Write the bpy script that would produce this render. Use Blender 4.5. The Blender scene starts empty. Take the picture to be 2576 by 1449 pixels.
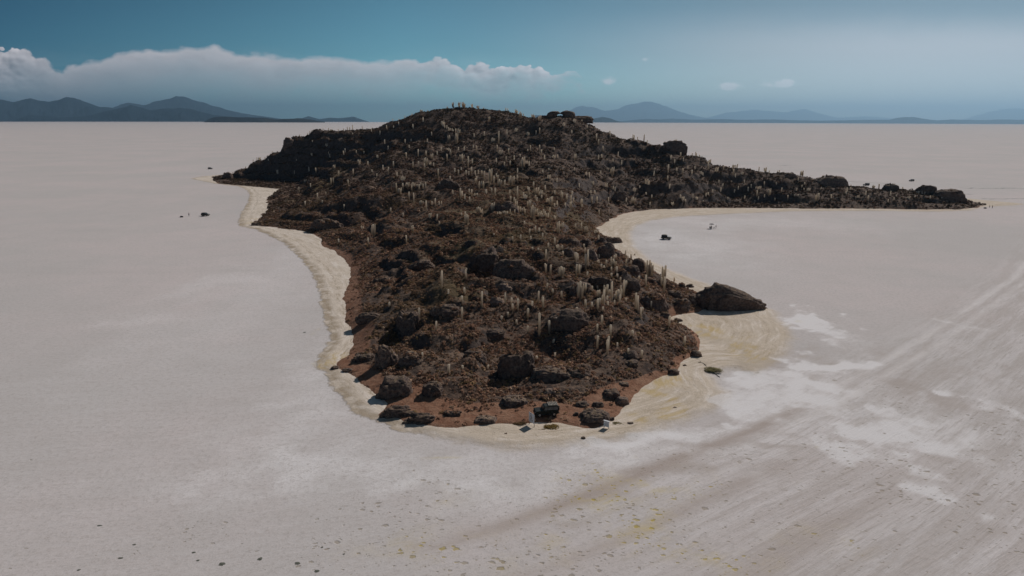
import bpy, bmesh, math, random
import numpy as np
from mathutils import Vector, Matrix, Euler

random.seed(7)
RNG = np.random.default_rng(11)
S = bpy.context.scene
COL = S.collection
PI = math.pi

# ------------------------------------------------------------------ camera
PITCH = math.radians(13.87)
ROLL = math.radians(0.14)
CAM_H = 50.0
FPX = 1718.0                       # focal length measured on a 2576 px wide copy of the photograph
CAM_M = Matrix.Rotation(PI / 2 - PITCH, 3, 'X') @ Matrix.Rotation(ROLL, 3, 'Z')
cam_data = bpy.data.cameras.new("camera")
cam_data.sensor_width = 36.0
cam_data.lens = FPX / 2576 * 36.0
cam_data.clip_start = 0.5
cam_data.clip_end = 300000.0
cam = bpy.data.objects.new("camera", cam_data)
cam.matrix_world = Matrix.Translation((0, 0, CAM_H)) @ CAM_M.to_4x4()
COL.objects.link(cam)
S.camera = cam

# ------------------------------------------------------------------ light
SUN_EL = math.radians(38)
SUN_AZ = math.radians(38)          # clockwise from +Y
SUN_DIR = Vector((math.sin(SUN_AZ) * math.cos(SUN_EL), math.cos(SUN_AZ) * math.cos(SUN_EL), math.sin(SUN_EL)))
sun_data = bpy.data.lights.new("sun", 'SUN')
sun_data.energy = 3.0
sun_data.angle = math.radians(0.53)
sun_data.color = (1.0, 0.955, 0.90)
sun = bpy.data.objects.new("sun", sun_data)
sun.rotation_euler = SUN_DIR.to_track_quat('Z', 'Y').to_euler()
sun.location = (0, 0, 300)
COL.objects.link(sun)

S.view_settings.view_transform = 'Standard'
S.view_settings.look = 'None'
S.view_settings.gamma = 1.0
S.view_settings.exposure = 0.12
S.cycles.volume_bounces = 0
S.cycles.max_bounces = 6
S.cycles.diffuse_bounces = 3

def ray(u, v):
    d = CAM_M @ Vector(((u - 1288) / FPX, -(v - 724.5) / FPX, -1.0))
    return np.array(d[:])

def at_ground(u, v, z=0.0):
    d = ray(u, v)
    t = (z - CAM_H) / d[2]
    return d[0] * t, d[1] * t

def at_depth(u, v, Y):
    d = ray(u, v)
    t = Y / d[1]
    return d[0] * t, Y, CAM_H + d[2] * t

# ------------------------------------------------------------------ node helpers
class NG:
    def __init__(self, nt):
        self.nt = nt
    def n(self, typ, **kw):
        nd = self.nt.nodes.new(typ)
        for k, v in kw.items():
            setattr(nd, k, v)
        return nd
    def put(self, sock, v):
        if v is None:
            return
        if hasattr(v, 'is_output') or hasattr(v, 'node'):
            self.nt.links.new(v, sock)
        else:
            if isinstance(v, (tuple, list)) and sock.type == 'RGBA' and len(v) == 3:
                v = (*v, 1)
            sock.default_value = v
    def m(self, op, a, b=None, c=None, clamp=False):
        nd = self.n('ShaderNodeMath', operation=op, use_clamp=clamp)
        self.put(nd.inputs[0], a); self.put(nd.inputs[1], b); self.put(nd.inputs[2], c)
        return nd.outputs[0]
    def mix(self, f, a, b, blend='MIX'):
        nd = self.n('ShaderNodeMix', data_type='RGBA', blend_type=blend)
        nd.clamp_factor = True
        self.put(nd.inputs[0], f); self.put(nd.inputs[6], a); self.put(nd.inputs[7], b)
        return nd.outputs[2]
    def noise(self, vec, scale, detail=4, rough=0.55, dist=0.0, color=False):
        nd = self.n('ShaderNodeTexNoise')
        self.put(nd.inputs['Vector'], vec)
        nd.inputs['Scale'].default_value = scale
        nd.inputs['Detail'].default_value = detail
        nd.inputs['Roughness'].default_value = rough
        nd.inputs['Distortion'].default_value = dist
        return nd.outputs[1 if color else 0]
    def vor(self, vec, scale, feature='F1', rand=1.0):
        nd = self.n('ShaderNodeTexVoronoi', feature=feature)
        self.put(nd.inputs['Vector'], vec)
        nd.inputs['Scale'].default_value = scale
        nd.inputs['Randomness'].default_value = rand
        return nd
    def smooth(self, x, a, b, lo=0.0, hi=1.0):
        nd = self.n('ShaderNodeMapRange', interpolation_type='SMOOTHSTEP')
        self.put(nd.inputs[0], x)
        nd.inputs[1].default_value = a; nd.inputs[2].default_value = b
        nd.inputs[3].default_value = lo; nd.inputs[4].default_value = hi
        return nd.outputs[0]
    def vmath(self, op, a, b=None):
        nd = self.n('ShaderNodeVectorMath', operation=op)
        self.put(nd.inputs[0], a); self.put(nd.inputs[1], b)
        return nd.outputs[0]
    def xyz(self, v):
        nd = self.n('ShaderNodeSeparateXYZ'); self.put(nd.inputs[0], v)
        return nd.outputs
    def comb(self, x, y, z):
        nd = self.n('ShaderNodeCombineXYZ')
        self.put(nd.inputs[0], x); self.put(nd.inputs[1], y); self.put(nd.inputs[2], z)
        return nd.outputs[0]
    def attr(self, name):
        return self.n('ShaderNodeAttribute', attribute_name=name)
    def ramp(self, f, stops, interp='LINEAR'):
        nd = self.n('ShaderNodeValToRGB')
        cr = nd.color_ramp; cr.interpolation = interp
        while len(cr.elements) > 1:
            cr.elements.remove(cr.elements[-1])
        for i, (p, c) in enumerate(stops):
            if not isinstance(c, (tuple, list)):
                c = (c, c, c)
            if i == 0:
                e = cr.elements[0]; e.position = p
            else:
                e = cr.elements.new(p)
            e.color = (*c[:3], 1)
        self.put(nd.inputs[0], f)
        return nd.outputs[0]
    def bump(self, h, strength, dist=1.0, normal=None):
        nd = self.n('ShaderNodeBump')
        self.put(nd.inputs['Height'], h)
        nd.inputs['Strength'].default_value = strength
        nd.inputs['Distance'].default_value = dist
        self.put(nd.inputs['Normal'], normal)
        return nd.outputs[0]

# ------------------------------------------------------------------ sky
world = bpy.data.worlds.new("World")
S.world = world
world.use_nodes = True
nt = world.node_tree
g = NG(nt)
bg = nt.nodes['Background']
sky = g.n('ShaderNodeTexSky')
sky.sky_type = 'NISHITA'
sky.sun_disc = False
sky.sun_elevation = SUN_EL
sky.sun_rotation = SUN_AZ
sky.altitude = 3600
sky.air_density = 1.0
sky.dust_density = 1.2
sky.ozone_density = 1.0
SKY_K = 0.055
d = g.n('ShaderNodeTexCoord').outputs['Generated']
X, Y, Z = g.xyz(d)
Yp = g.m('MAXIMUM', g.m('ABSOLUTE', Y), 0.05)
TX = g.m('DIVIDE', X, Yp)
TZ = g.m('DIVIDE', Z, Yp)
def sky_tan(u, v):
    r = ray(u, v)
    return r[0] / r[1], r[2] / r[1]
# the clear sky is teal, deeper away from the sun
tint = g.ramp(g.m('MULTIPLY_ADD', TX, 0.625, 0.5), [(0.0, (0.0, 0.34, 0.46)), (0.4, (0.48, 0.95, 0.88)), (0.7, (0.70, 0.78, 0.66)), (1.0, (0.66, 0.68, 0.58))])
skyc = g.mix(1.0, sky.outputs[0], tint, 'MULTIPLY')
# keep the band near the horizon from going white
lowdim = g.ramp(g.m('MULTIPLY', TZ, 5.0), [(0.0, 1.9), (0.2, 1.5), (0.45, 1.05), (0.9, 0.80), (1.0, 0.9)])
skyc = g.mix(1.0, skyc, lowdim, 'MULTIPLY')
# long cloud bank over the hills
prof = [(-60, 118), (0, 122), (60, 116), (110, 140), (150, 172), (210, 150), (300, 128), (400, 118), (480, 108), (560, 118), (620, 134), (760, 132),
        (860, 136), (930, 152), (1000, 146), (1060, 140), (1110, 134), (1170, 152), (1240, 150), (1310, 160), (1380, 168), (1420, 176), (1450, 184),
        (1475, 215), (1500, 300)]
stops = [((t[0] + 0.8) / 1.6, t[1] * 5) for t in (sky_tan(u, v) for u, v in prof)]
pos = g.m('MULTIPLY_ADD', TX, 1 / 1.6, 0.5)
top = g.m('MULTIPLY', g.ramp(pos, stops), 0.2)
cv = g.comb(g.m('MULTIPLY', TX, 1.0), g.m('MULTIPLY', TZ, 1.5), 0.0)
def billow(vec):
    w_ = g.noise(vec, 30, 3, 0.5, color=True)
    vec = g.vmath('ADD', vec, g.vmath('MULTIPLY', w_, (0.012, 0.012, 0.0)))
    o = None
    for sc, am in ((24, 0.62), (58, 0.30), (130, 0.15)):
        nd = g.vor(vec, sc, 'F1')
        q = g.m('MULTIPLY', g.m('SUBTRACT', 0.75, nd.outputs['Distance']), am)
        o = q if o is None else g.m('ADD', o, q)
    return o
puff = billow(cv)
puff2 = g.noise(cv, 9, 5, 0.55, 0.3)
crisp = g.m('MAXIMUM', g.smooth(TX, -0.22, 0.0), g.smooth(TX, -0.60, -0.72))       # the bank is soft and stratiform in its middle part
edge = g.m('ADD', g.m('MULTIPLY', g.m('MULTIPLY', g.m('SUBTRACT', puff, 0.32), 0.040), g.m('MULTIPLY_ADD', crisp, 0.75, 0.35)), g.m('MULTIPLY', g.m('SUBTRACT', puff2, 0.5), 0.022))
below = g.m('SUBTRACT', g.m('ADD', top, edge), TZ)            # distance below the cloud top
soft_r = g.m('MULTIPLY_ADD', crisp, -0.0055, 0.0070)
cov = g.m('DIVIDE', below, soft_r, clamp=True)
thick = g.ramp(pos, [((-.75 + .8) / 1.6, 0.42), ((-0.55 + .8) / 1.6, 0.26), ((-.3 + .8) / 1.6, 0.22), ((-0.05 + .8) / 1.6, 0.15), ((.05 + .8) / 1.6, 0.09), ((.11 + .8) / 1.6, 0.035), (1, 0.03)])
thick = g.m('MULTIPLY', thick, 0.2)
wisp = g.noise(g.comb(TX, g.m('MULTIPLY', TZ, 3.2), 1.3), 9, 6, 0.6, 0.5)
wisp2 = g.noise(g.comb(TX, g.m('MULTIPLY', TZ, 2.0), 4.1), 26, 6, 0.62, 0.8)
wob_ = g.m('ADD', g.m('MULTIPLY', g.m('SUBTRACT', wisp, 0.5), 0.030), g.m('MULTIPLY', g.m('SUBTRACT', wisp2, 0.5), 0.034))
fade = g.m('SUBTRACT', 1.0, g.m('DIVIDE', g.m('ADD', below, wob_), g.m('MULTIPLY', thick, 2.0)), clamp=True)
fade = g.m('POWER', fade, 0.7)
inx = g.smooth(g.m('ADD', TX, g.m('MULTIPLY', g.m('SUBTRACT', wisp2, 0.5), 0.08)), 0.04, 0.125, 1, 0)
dens = g.m('MULTIPLY', g.m('MULTIPLY', g.m('MULTIPLY', cov, fade), inx), g.m('MULTIPLY_ADD', wisp, 0.6, 0.66), clamp=True)
# thin veil below the bank and small puffs to the right
veil = g.m('MULTIPLY', g.smooth(wisp, 0.42, 0.72), g.smooth(TZ, 0.105, 0.03, 0, 1))
veil = g.m('MULTIPLY', veil, g.smooth(TX, 0.15, -0.3, 0.06, 0.50))
def blob(u, v, ru, rv):
    tx, tz = sky_tan(u, v)
    a = g.m('DIVIDE', g.m('SUBTRACT', TX, tx), ru / FPX)
    b = g.m('DIVIDE', g.m('SUBTRACT', TZ, tz), rv / FPX)
    r2 = g.m('ADD', g.m('MULTIPLY', a, a), g.m('MULTIPLY', b, b))
    return g.m('SUBTRACT', 1.0, r2, clamp=True)
bl = None
for b_ in [(1532, 203, 26, 15, .8), (1690, 188, 20, 10, .5), (1600, 205, 22, 9, .4), (1835, 217, 42, 13, .8), (1957, 209, 52, 14, 1.1), (1625, 150, 18, 8, .3)]:
    q = g.m('MULTIPLY', blob(*b_[:4]), b_[4])
    bl = q if bl is None else g.m('MAXIMUM', bl, q)
bl = g.smooth(g.m('MULTIPLY', bl, g.m('MULTIPLY', g.m('MULTIPLY_ADD', wisp2, 3.4, -0.6), g.m('MULTIPLY_ADD', puff, 2.2, 0.3))), 0.10, 0.8, 0, 0.7)
upper = g.m('MULTIPLY', g.smooth(TX, -0.1, 0.6, 0, 0.55), g.smooth(g.m('ADD', TZ, g.m('MULTIPLY', wisp, 0.02)), 0.165, 0.105, 0.12, 1))
allc = g.m('MAXIMUM', g.m('MAXIMUM', dens, veil), g.m('MAXIMUM', bl, upper))
# cloud body: sunlit rims on the right side of each puff, greyer body
pv = billow(g.vmath('ADD', cv, (0.0045, 0.0065, 0.0)))
rel = g.m('SUBTRACT', puff, pv)
lum = g.m('ADD', g.m('MULTIPLY_ADD', g.m('MULTIPLY', rel, g.m('MULTIPLY', crisp, dens)), 22.0, 11.0), g.smooth(below, 0.03, 0.0, 0, 2.0))
lum = g.m('ADD', lum, g.smooth(TX, -0.5, 0.5, -1.1, -0.3))
lum = g.m('ADD', lum, g.m('ADD', g.m('MULTIPLY', bl, 6.0), g.m('MULTIPLY', g.m('SUBTRACT', wisp2, 0.5), g.m('MULTIPLY', dens, 7.0))))
ccol = g.n('ShaderNodeVectorMath', operation='SCALE')
g.put(ccol.inputs[0], (1.03, 0.955, 0.98)); g.put(ccol.inputs['Scale'], lum)
fin = g.mix(g.m('MULTIPLY', allc, 0.92), skyc, ccol.outputs[0])
g.put(bg.inputs[0], fin)
bg.inputs[1].default_value = SKY_K

# ------------------------------------------------------------------ numpy noise
def _h(ix, iy, iz, seed):
    h = (ix.astype(np.int64) * 374761393 + iy.astype(np.int64) * 668265263 + iz.astype(np.int64) * 1274126177 + seed * 974634777) & 0xffffffff
    h = ((h ^ (h >> 13)) * 1103515245) & 0xffffffff
    h = ((h ^ (h >> 16)) * 2246822519) & 0xffffffff
    return ((h ^ (h >> 15)) & 0xffffff) / float(0xffffff)

def vnoise(x, y, z=None, seed=0):
    if z is None:
        z = np.zeros_like(x)
    ix, iy, iz = np.floor(x), np.floor(y), np.floor(z)
    fx, fy, fz = x - ix, y - iy, z - iz
    fx = fx * fx * fx * (fx * (fx * 6 - 15) + 10); fy = fy * fy * fy * (fy * (fy * 6 - 15) + 10); fz = fz * fz * fz * (fz * (fz * 6 - 15) + 10)
    def L(a, b, t): return a + (b - a) * t
    r = L(L(L(_h(ix, iy, iz, seed), _h(ix + 1, iy, iz, seed), fx), L(_h(ix, iy + 1, iz, seed), _h(ix + 1, iy + 1, iz, seed), fx), fy),
          L(L(_h(ix, iy, iz + 1, seed), _h(ix + 1, iy, iz + 1, seed), fx), L(_h(ix, iy + 1, iz + 1, seed), _h(ix + 1, iy + 1, iz + 1, seed), fx), fy), fz)
    return r * 2 - 1

def fbm(x, y, z=None, octaves=4, seed=0, gain=0.5):
    s = 0; a = 1.0; t = 0
    for i in range(octaves):
        k = 2.03 ** i
        s = s + a * vnoise(x * k + 17.1 * i, y * k - 9.7 * i, None if z is None else z * k, seed + i)
        t += a; a *= gain
    return s / t

def sstep(x, a, b):
    t = np.clip((x - a) / (b - a), 0, 1)
    return t * t * (3 - 2 * t)

def poly_sd(px, py, poly):
    """signed distance, positive inside"""
    P = np.asarray(poly, float); Q = np.roll(P, -1, axis=0)
    best = np.full(px.shape, 1e18); inside = np.zeros(px.shape, bool)
    for (ax, ay), (bx, by) in zip(P, Q):
        ex, ey = bx - ax, by - ay
        t = np.clip(((px - ax) * ex + (py - ay) * ey) / (ex * ex + ey * ey + 1e-12), 0, 1)
        dd = (px - ax - t * ex) ** 2 + (py - ay - t * ey) ** 2
        best = np.minimum(best, dd)
        c = ((ay > py) != (by > py)) & (px < (bx - ax) * (py - ay) / (by - ay + 1e-18) + ax)
        inside ^= c
    return np.sqrt(best) * np.where(inside, 1, -1)

# ------------------------------------------------------------------ tagging helpers
def tag(o, label=None, cat=None, group=None, kind=None):
    if label: o["label"] = label
    if cat: o["category"] = cat
    if group: o["group"] = group
    if kind: o["kind"] = kind
    return o

def link(name, me, parent=None, mat=None):
    o = bpy.data.objects.new(name, me)
    COL.objects.link(o)
    if parent: o.parent = parent
    if mat and me is not None and len(me.materials) == 0: me.materials.append(mat)
    return o

def empty(name, loc=(0, 0, 0), rz=0.0):
    o = bpy.data.objects.new(name, None)
    COL.objects.link(o); o.location = loc; o.rotation_euler = (0, 0, rz); o.empty_display_size = 0.3
    return o

def np_mesh(name, V, F, smooth=False):
    """F: (n,3) or (n,4) int array"""
    me = bpy.data.meshes.new(name)
    V = np.asarray(V, np.float32); F = np.asarray(F, np.int32)
    n, k = F.shape
    me.vertices.add(len(V)); me.vertices.foreach_set('co', V.ravel())
    me.loops.add(n * k); me.loops.foreach_set('vertex_index', F.ravel())
    me.polygons.add(n)
    me.polygons.foreach_set('loop_start', np.arange(0, n * k, k, dtype=np.int32))
    me.polygons.foreach_set('loop_total', np.full(n, k, np.int32))
    if smooth:
        me.polygons.foreach_set('use_smooth', np.ones(n, bool))
    me.update(calc_edges=True)
    return me

def color_attr(me, name, rgb):
    a = me.attributes.new(name, 'FLOAT_COLOR', 'POINT')
    buf = np.ones((len(rgb), 4), np.float32); buf[:, :rgb.shape[1]] = rgb
    a.data.foreach_set('color', buf.ravel())

def grid_faces(nx, ny):
    i, j = np.meshgrid(np.arange(nx - 1), np.arange(ny - 1), indexing='xy')
    a = (j * nx + i).ravel()
    return np.stack([a, a + 1, a + nx + 1, a + nx], 1)

def axis_grid(a, b, step, growth, reach):
    mid = list(np.arange(a, b + 1e-6, step))
    lo, hi = [], []
    s = step; x = mid[0]
    while x > -reach:
        s *= growth; x -= s; lo.append(x)
    s = step; x = mid[-1]
    while x < reach:
        s *= growth; x += s; hi.append(x)
    return np.array(lo[::-1] + mid + hi)

R_EARTH = 6371000.0
def new_mat(name):
    m_ = bpy.data.materials.new(name); m_.use_nodes = True
    nt_ = m_.node_tree
    return m_, NG(nt_), nt_.nodes['Principled BSDF']
# ------------------------------------------------------------------ island outline on the salt (pixels -> ground plane)
def G(pts, z=0.0):
    return [at_ground(u, v, z) for u, v in pts]
ISLAND_PX = [(545, 461), (600, 467), (655, 472), (700, 476), (688, 486), (668, 500), (672, 522), (660, 540), (648, 553), (634, 561), (645, 569), (690, 574),
             (735, 580), (770, 584), (806, 600), (803, 620), (838, 632), (860, 652), (880, 680), (874, 700), (866, 730), (862, 775), (866, 815), (880, 840), (882, 870),
             (872, 895), (842, 915), (858, 936), (885, 950), (905, 970), (938, 992), (966, 1024), (950, 1046), (985, 1052), (1025, 1068), (1090, 1076),
             (1150, 1082), (1200, 1076), (1260, 1072), (1330, 1072), (1400, 1074), (1450, 1080), (1500, 1082), (1535, 1066), (1560, 1045), (1588, 1018), (1600, 1000), (1622, 978), (1655, 960),
             (1700, 942), (1712, 920), (1745, 902), (1762, 885), (1768, 868), (1758, 845), (1738, 828), (1712, 816), (1690, 806), (1712, 795), (1760, 787),
             (1790, 770), (1785, 752), (1765, 742), (1742, 736), (1700, 718), (1660, 700), (1620, 676), (1585, 655), (1560, 636), (1540, 614), (1558, 611), (1545, 602), (1520, 592),
             (1502, 578), (1525, 560), (1560, 543), (1600, 533), (1650, 527), (1750, 524.5), (1900, 524.5), (2050, 526), (2200, 526), (2330, 528),
             (2410, 528), (2455, 524)]
ISLAND = G(ISLAND_PX) + [(292, 420), (270, 452), (230, 480), (170, 505), (110, 540), (60, 590), (0, 640), (-80, 672), (-170, 676), (-235, 640), (-262, 600)]

# height control points: (u, v, ground distance Y) or (u, v, 'z', height)
CTRL = [
 (570,440,582),(600,430,586),(640,407,590),(690,384,593),(715,358,596),(740,342,598),(780,331,598),(830,322,596),(880,324,590),(940,320,582),(975,314,575),(1020,297,566),(1060,284,556),(1110,273,550),
 (1180,270,546),(1250,274,541),(1300,286,535),(1335,298,530),(1360,300,526),(1400,299,522),(1450,299,515),(1485,312,505),(1530,328,496),(1600,346,486),(1660,358,479),
 (1710,364,474),(1735,386,468),(1780,396,462),(1850,410,455),(1920,420,450),(2000,441,445),(2050,452,441),(2100,462,437),(2180,470,431),(2250,477,426),
 (2300,480,423),(2350,482,421),(2400,498,418),(2430,514,414),
 (1200,300,512),(1200,350,466),(1200,400,415),(1190,455,348),(1175,540,262),(1150,600,222),(1210,600,216),
 (1290,690,180),(1290,800,152),(1290,900,134),(1290,990,'z',.6),(1290,1040,'z',.25),(1100,1040,'z',.3),(1450,1040,'z',.3),
 (1100,350,478),(1080,400,420),(1330,350,470),
 (850,370,545),(850,430,490),(770,390,572),(760,440,560),(640,440,580),(930,350,540),
 (710,500,'z',1.2),(760,492,'z',3),(690,485,'z',.8),(690,540,'z',4),(750,518,'z',8),(810,490,390),(870,520,325),(850,560,'z',3),(790,560,'z',4),(920,560,288),
 (950,600,250),(1000,680,208),(880,640,'z',1.2),(930,700,'z',2.0),(900,720,'z',1.2),(950,740,'z',3),(920,800,'z',2.2),(1000,800,'z',5.5),(1100,800,'z',7.5),(1100,700,'z',10),(1050,620,238),
 (1050,540,278),(1000,625,'z',9.0),(940,600,'z',6.5),(1080,600,'z',13),(1000,470,350),(950,420,412),(1000,380,450),
 (1400,800,'z',6),(1500,700,'z',9),(1450,640,'z',11.5),(1590,650,'z',7.5),(1540,620,'z',7),(1690,712,'z',3.5),(1740,728,'z',1.8),(1640,740,'z',6),(1600,850,'z',4.5),
 (1700,850,'z',2.8),(1745,870,'z',1.8),(1650,940,'z',1.0),(1500,930,'z',2.8),(1400,960,'z',1.6),(1200,960,'z',1.3),(1050,930,'z',2.4),(960,900,'z',1.4),(920,950,'z',.4),
 (1700,785,'z',.8),(1740,790,'z',.3),(1430,590,265),(1450,560,290),(1500,535,335),(1520,560,'z',1.5),(1600,505,390),(1600,440,432),(1600,385,465),(1400,480,330),(1400,420,388),(1400,360,452),
 (1850,490,'z',5),(1850,450,'z',14),(2100,500,'z',5),(2300,505,'z',5),(1720,440,'z',18),(1720,500,'z',6),(1300,540,265),(1300,460,345),
]
cx, cy, cz = [], [], []
for c in CTRL:
    if c[2] == 'z':
        x, y = at_ground(c[0], c[1], c[3]); z = c[3]
    else:
        x, y, z = at_depth(*c)
    cx.append(x); cy.append(y); cz.append(z)
nsky = 39
for i in range(nsky):                       # the far side falls away behind the skyline
    x, y, z = cx[i], cy[i], cz[i]
    for dy, k in ((22, 0.70),):
        cx.append(x * (y + dy) / y); cy.append(y + dy); cz.append(z * k)
for i in range(0, len(ISLAND), 1):
    cx.append(ISLAND[i][0]); cy.append(ISLAND[i][1]); cz.append(0.0)
for x, y in [(-320, 420), (-330, 700), (0, 760), (330, 560), (380, 380), (130, 300), (200, 330), (-200, 400), (-120, 250), (-90, 120), (0, 60), (110, 110), (120, 200)]:
    cx.append(x); cy.append(y); cz.append(-3.0)
CX, CY, CZ = map(np.array, (cx, cy, cz))
SC = 100.0
def _U(r2):
    return 0.5 * r2 * np.log(r2 + 1e-9)
A_ = CX / SC; B_ = CY / SC
K = _U((A_[:, None] - A_) ** 2 + (B_[:, None] - B_) ** 2) + np.eye(len(A_)) * 0.003
Pm = np.stack([np.ones_like(A_), A_, B_], 1)
Mx = np.block([[K, Pm], [Pm.T, np.zeros((3, 3))]])
W_ = np.linalg.solve(Mx, np.concatenate([CZ, np.zeros(3)]))
def tps(x, y):
    out = np.empty(x.shape); fx = x.ravel() / SC; fy = y.ravel() / SC; fo = out.ravel()
    for i in range(0, len(fx), 40000):
        a, b = fx[i:i + 40000], fy[i:i + 40000]
        r2 = (a[:, None] - A_) ** 2 + (b[:, None] - B_) ** 2
        fo[i:i + 40000] = _U(r2) @ W_[:-3] + W_[-3] + W_[-2] * a + W_[-1] * b
    return fo.reshape(x.shape)

def base_height(x, y):
    sd = poly_sd(x, y, ISLAND)
    sd = sd + 1.0 * fbm(x / 7, y / 7, octaves=3, seed=3) * sstep(np.abs(sd), 12, 0) * (1 + (y > 300) * 0.8)
    h = np.maximum(tps(x, y), 0.25)
    k = 1 - np.exp(-np.maximum(sd, 0) / (2.2 + 3.0 * sstep(y, 200, 330)))
    h = h * k + 0.35 * sstep(sd, 0, 1.2)
    return np.where(sd > 0, h, np.maximum(sd * 0.35, -2.5)), sd

def domes(x, y, cell, rmin, rmax, prob, seed):
    """rounded knolls: hemispherical bumps dropped at random, steep at the rim"""
    out = np.zeros(x.shape); ci = np.floor(x / cell); cj = np.floor(y / cell); z0 = np.zeros(x.shape)
    for di in (-1, 0, 1):
        for dj in (-1, 0, 1):
            a, b = ci + di, cj + dj
            px = (a + 0.15 + 0.7 * _h(a, b, z0, seed)) * cell; py = (b + 0.15 + 0.7 * _h(a, b, z0, seed + 1)) * cell
            r = rmin + (rmax - rmin) * _h(a, b, z0, seed + 2) ** 1.5
            on = _h(a, b, z0, seed + 3) < prob
            q = np.clip(1 - ((x - px) ** 2 + (y - py) ** 2) / (r * r), 0, 1)
            out = np.maximum(out, np.where(on, np.sqrt(q) * r * (0.45 + 0.35 * _h(a, b, z0, seed + 4)), 0))
    return out
HOLLOWS = [(*at_ground(1000, 835, 3.5), 4.6, 4.0), (*at_ground(1205, 690, 9.0), 6.0, 4.2), (*at_ground(1120, 660, 8.0), 7.0, 2.5), (*at_ground(1420, 780, 5.0), 5.0, 1.6), (*at_ground(950, 545, 6.0), 12.0, 3.0)]
def detail_height(x, y, h, sd):
    near = 1 - sstep(y, 200, 360)
    rough = sstep(sd, 3, 14) * (0.35 + 0.65 * sstep(h, 0.7, 4)) * (1 - 0.5 * sstep(x, 130, 190))
    rough = rough * (1 - 0.55 * sstep(h, 30, 52))
    # ledges: the slopes climb in steps with steep faces between flatter treads
    st = 3.2 * near + 7.0 * (1 - near)
    hn = h + (1.6 * near + 3.5 * (1 - near)) * fbm(x / 20, y / 20, octaves=3, seed=111)
    q = hn / st; fr = q - np.floor(q)
    d0 = (np.floor(q) + sstep(fr, 0.52, 1.0)) * st - hn
    h = h + d0 * (0.85 * near + 0.55 * (1 - near)) * sstep(sd, 6, 14) * sstep(h, 1.2, 3.5) * (1 - 0.7 * sstep(h, 30, 50))
    big = fbm(x / 30, y / 30, octaves=3, seed=21)
    med = fbm(x / 11, y / 11, octaves=4, seed=31)
    sm = fbm(x / 3.2, y / 3.2, octaves=3, seed=41)
    # knobbly outcrops: rounded bumps with steep camera-side faces
    kn = np.maximum(0, fbm(x / 14 + 4, y / 14, octaves=2, seed=51) - 0.12) ** 0.6
    d = rough * (big * (0.6 * near + 2.0 * (1 - near)) + med * (1.7 * near + 1.9 * (1 - near)) + sm * (0.48 + 0.25 * (1 - near)) + kn * (1.3 * near + 1.7 * (1 - near)))
    wx = x + 1.2 * fbm(x / 3, y / 3, octaves=2, seed=5); wy = y + 1.2 * fbm(x / 3 + 9, y / 3, octaves=2, seed=6)
    d = d + rough * near * (domes(wx, wy, 5.5, 0.8, 2.6, 0.62, 201) * 0.9 + domes(wx, wy, 2.6, 0.4, 1.1, 0.5, 211) * 0.8)
    d = d + rough * (1 - near) * (domes(wx, wy, 15, 2.5, 7.0, 0.45, 221) * 0.35 + domes(wx, wy, 6, 1.0, 2.6, 0.4, 231) * 0.45)
    for (hx, hy, hr, hd) in HOLLOWS:
        d = d - hd * np.exp(-(((x - hx) / hr) ** 2 + ((y - hy) / (hr * 1.3)) ** 2) ** 1.6) * sstep(sd, 2, 8)
    out = h + d - rough * (0.9 * near + 2.0 * (1 - near)) - (1 - near) * sstep(h, 10, 30) * 1.3
    return np.where(sd > 0, np.maximum(out, 0.35 * sstep(sd, 0, 1.2) + 0.25 * sstep(sd, 2, 12)), out)

# fast lookup grid, 1 m
GX = np.arange(-300, 340, 1.0); GY = np.arange(70, 720, 1.0)
gx, gy = np.meshgrid(GX, GY, indexing='xy')
_b, _sd = base_height(gx, gy)
HG = detail_height(gx, gy, _b, _sd)
SDG = _sd
def _bil(F, x, y):
    x = np.asarray(x, float); y = np.asarray(y, float)
    fx = np.clip(x - GX[0], 0, len(GX) - 1.001); fy = np.clip(y - GY[0], 0, len(GY) - 1.001)
    i = fx.astype(int); j = fy.astype(int); a = fx - i; b = fy - j
    return (F[j, i] * (1 - a) + F[j, i + 1] * a) * (1 - b) + (F[j + 1, i] * (1 - a) + F[j + 1, i + 1] * a) * b
_gy, _gx = np.gradient(HG)
SLG = np.hypot(_gx, _gy)
def H(x, y): return np.maximum(_bil(HG, x, y), 0.0)
def SD(x, y): return _bil(SDG, x, y)
def hit(u, v, skyline=False):
    """first point of the ground seen through a pixel; if the ray clears the hill, the crest under it"""
    dd = ray(u, v)
    Yv = np.arange(70, 715, 0.5)
    t = Yv / dd[1]
    x = dd[0] * t; z = CAM_H + dd[2] * t
    h = H(x, Yv)
    below = np.nonzero(z <= h + 1e-3)[0]
    if len(below) and not skyline:
        k = below[0]
        return float(x[k]), float(Yv[k]), float(h[k])
    isl = SD(x, Yv) > 1
    if not isl.any():
        gx_, gy_ = at_ground(u, v); return gx_, gy_, 0.0
    gap = np.where(isl, (z - h) / Yv, 1e9); k = int(np.argmin(gap))
    return float(x[k]), float(Yv[k]), float(h[k])

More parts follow.
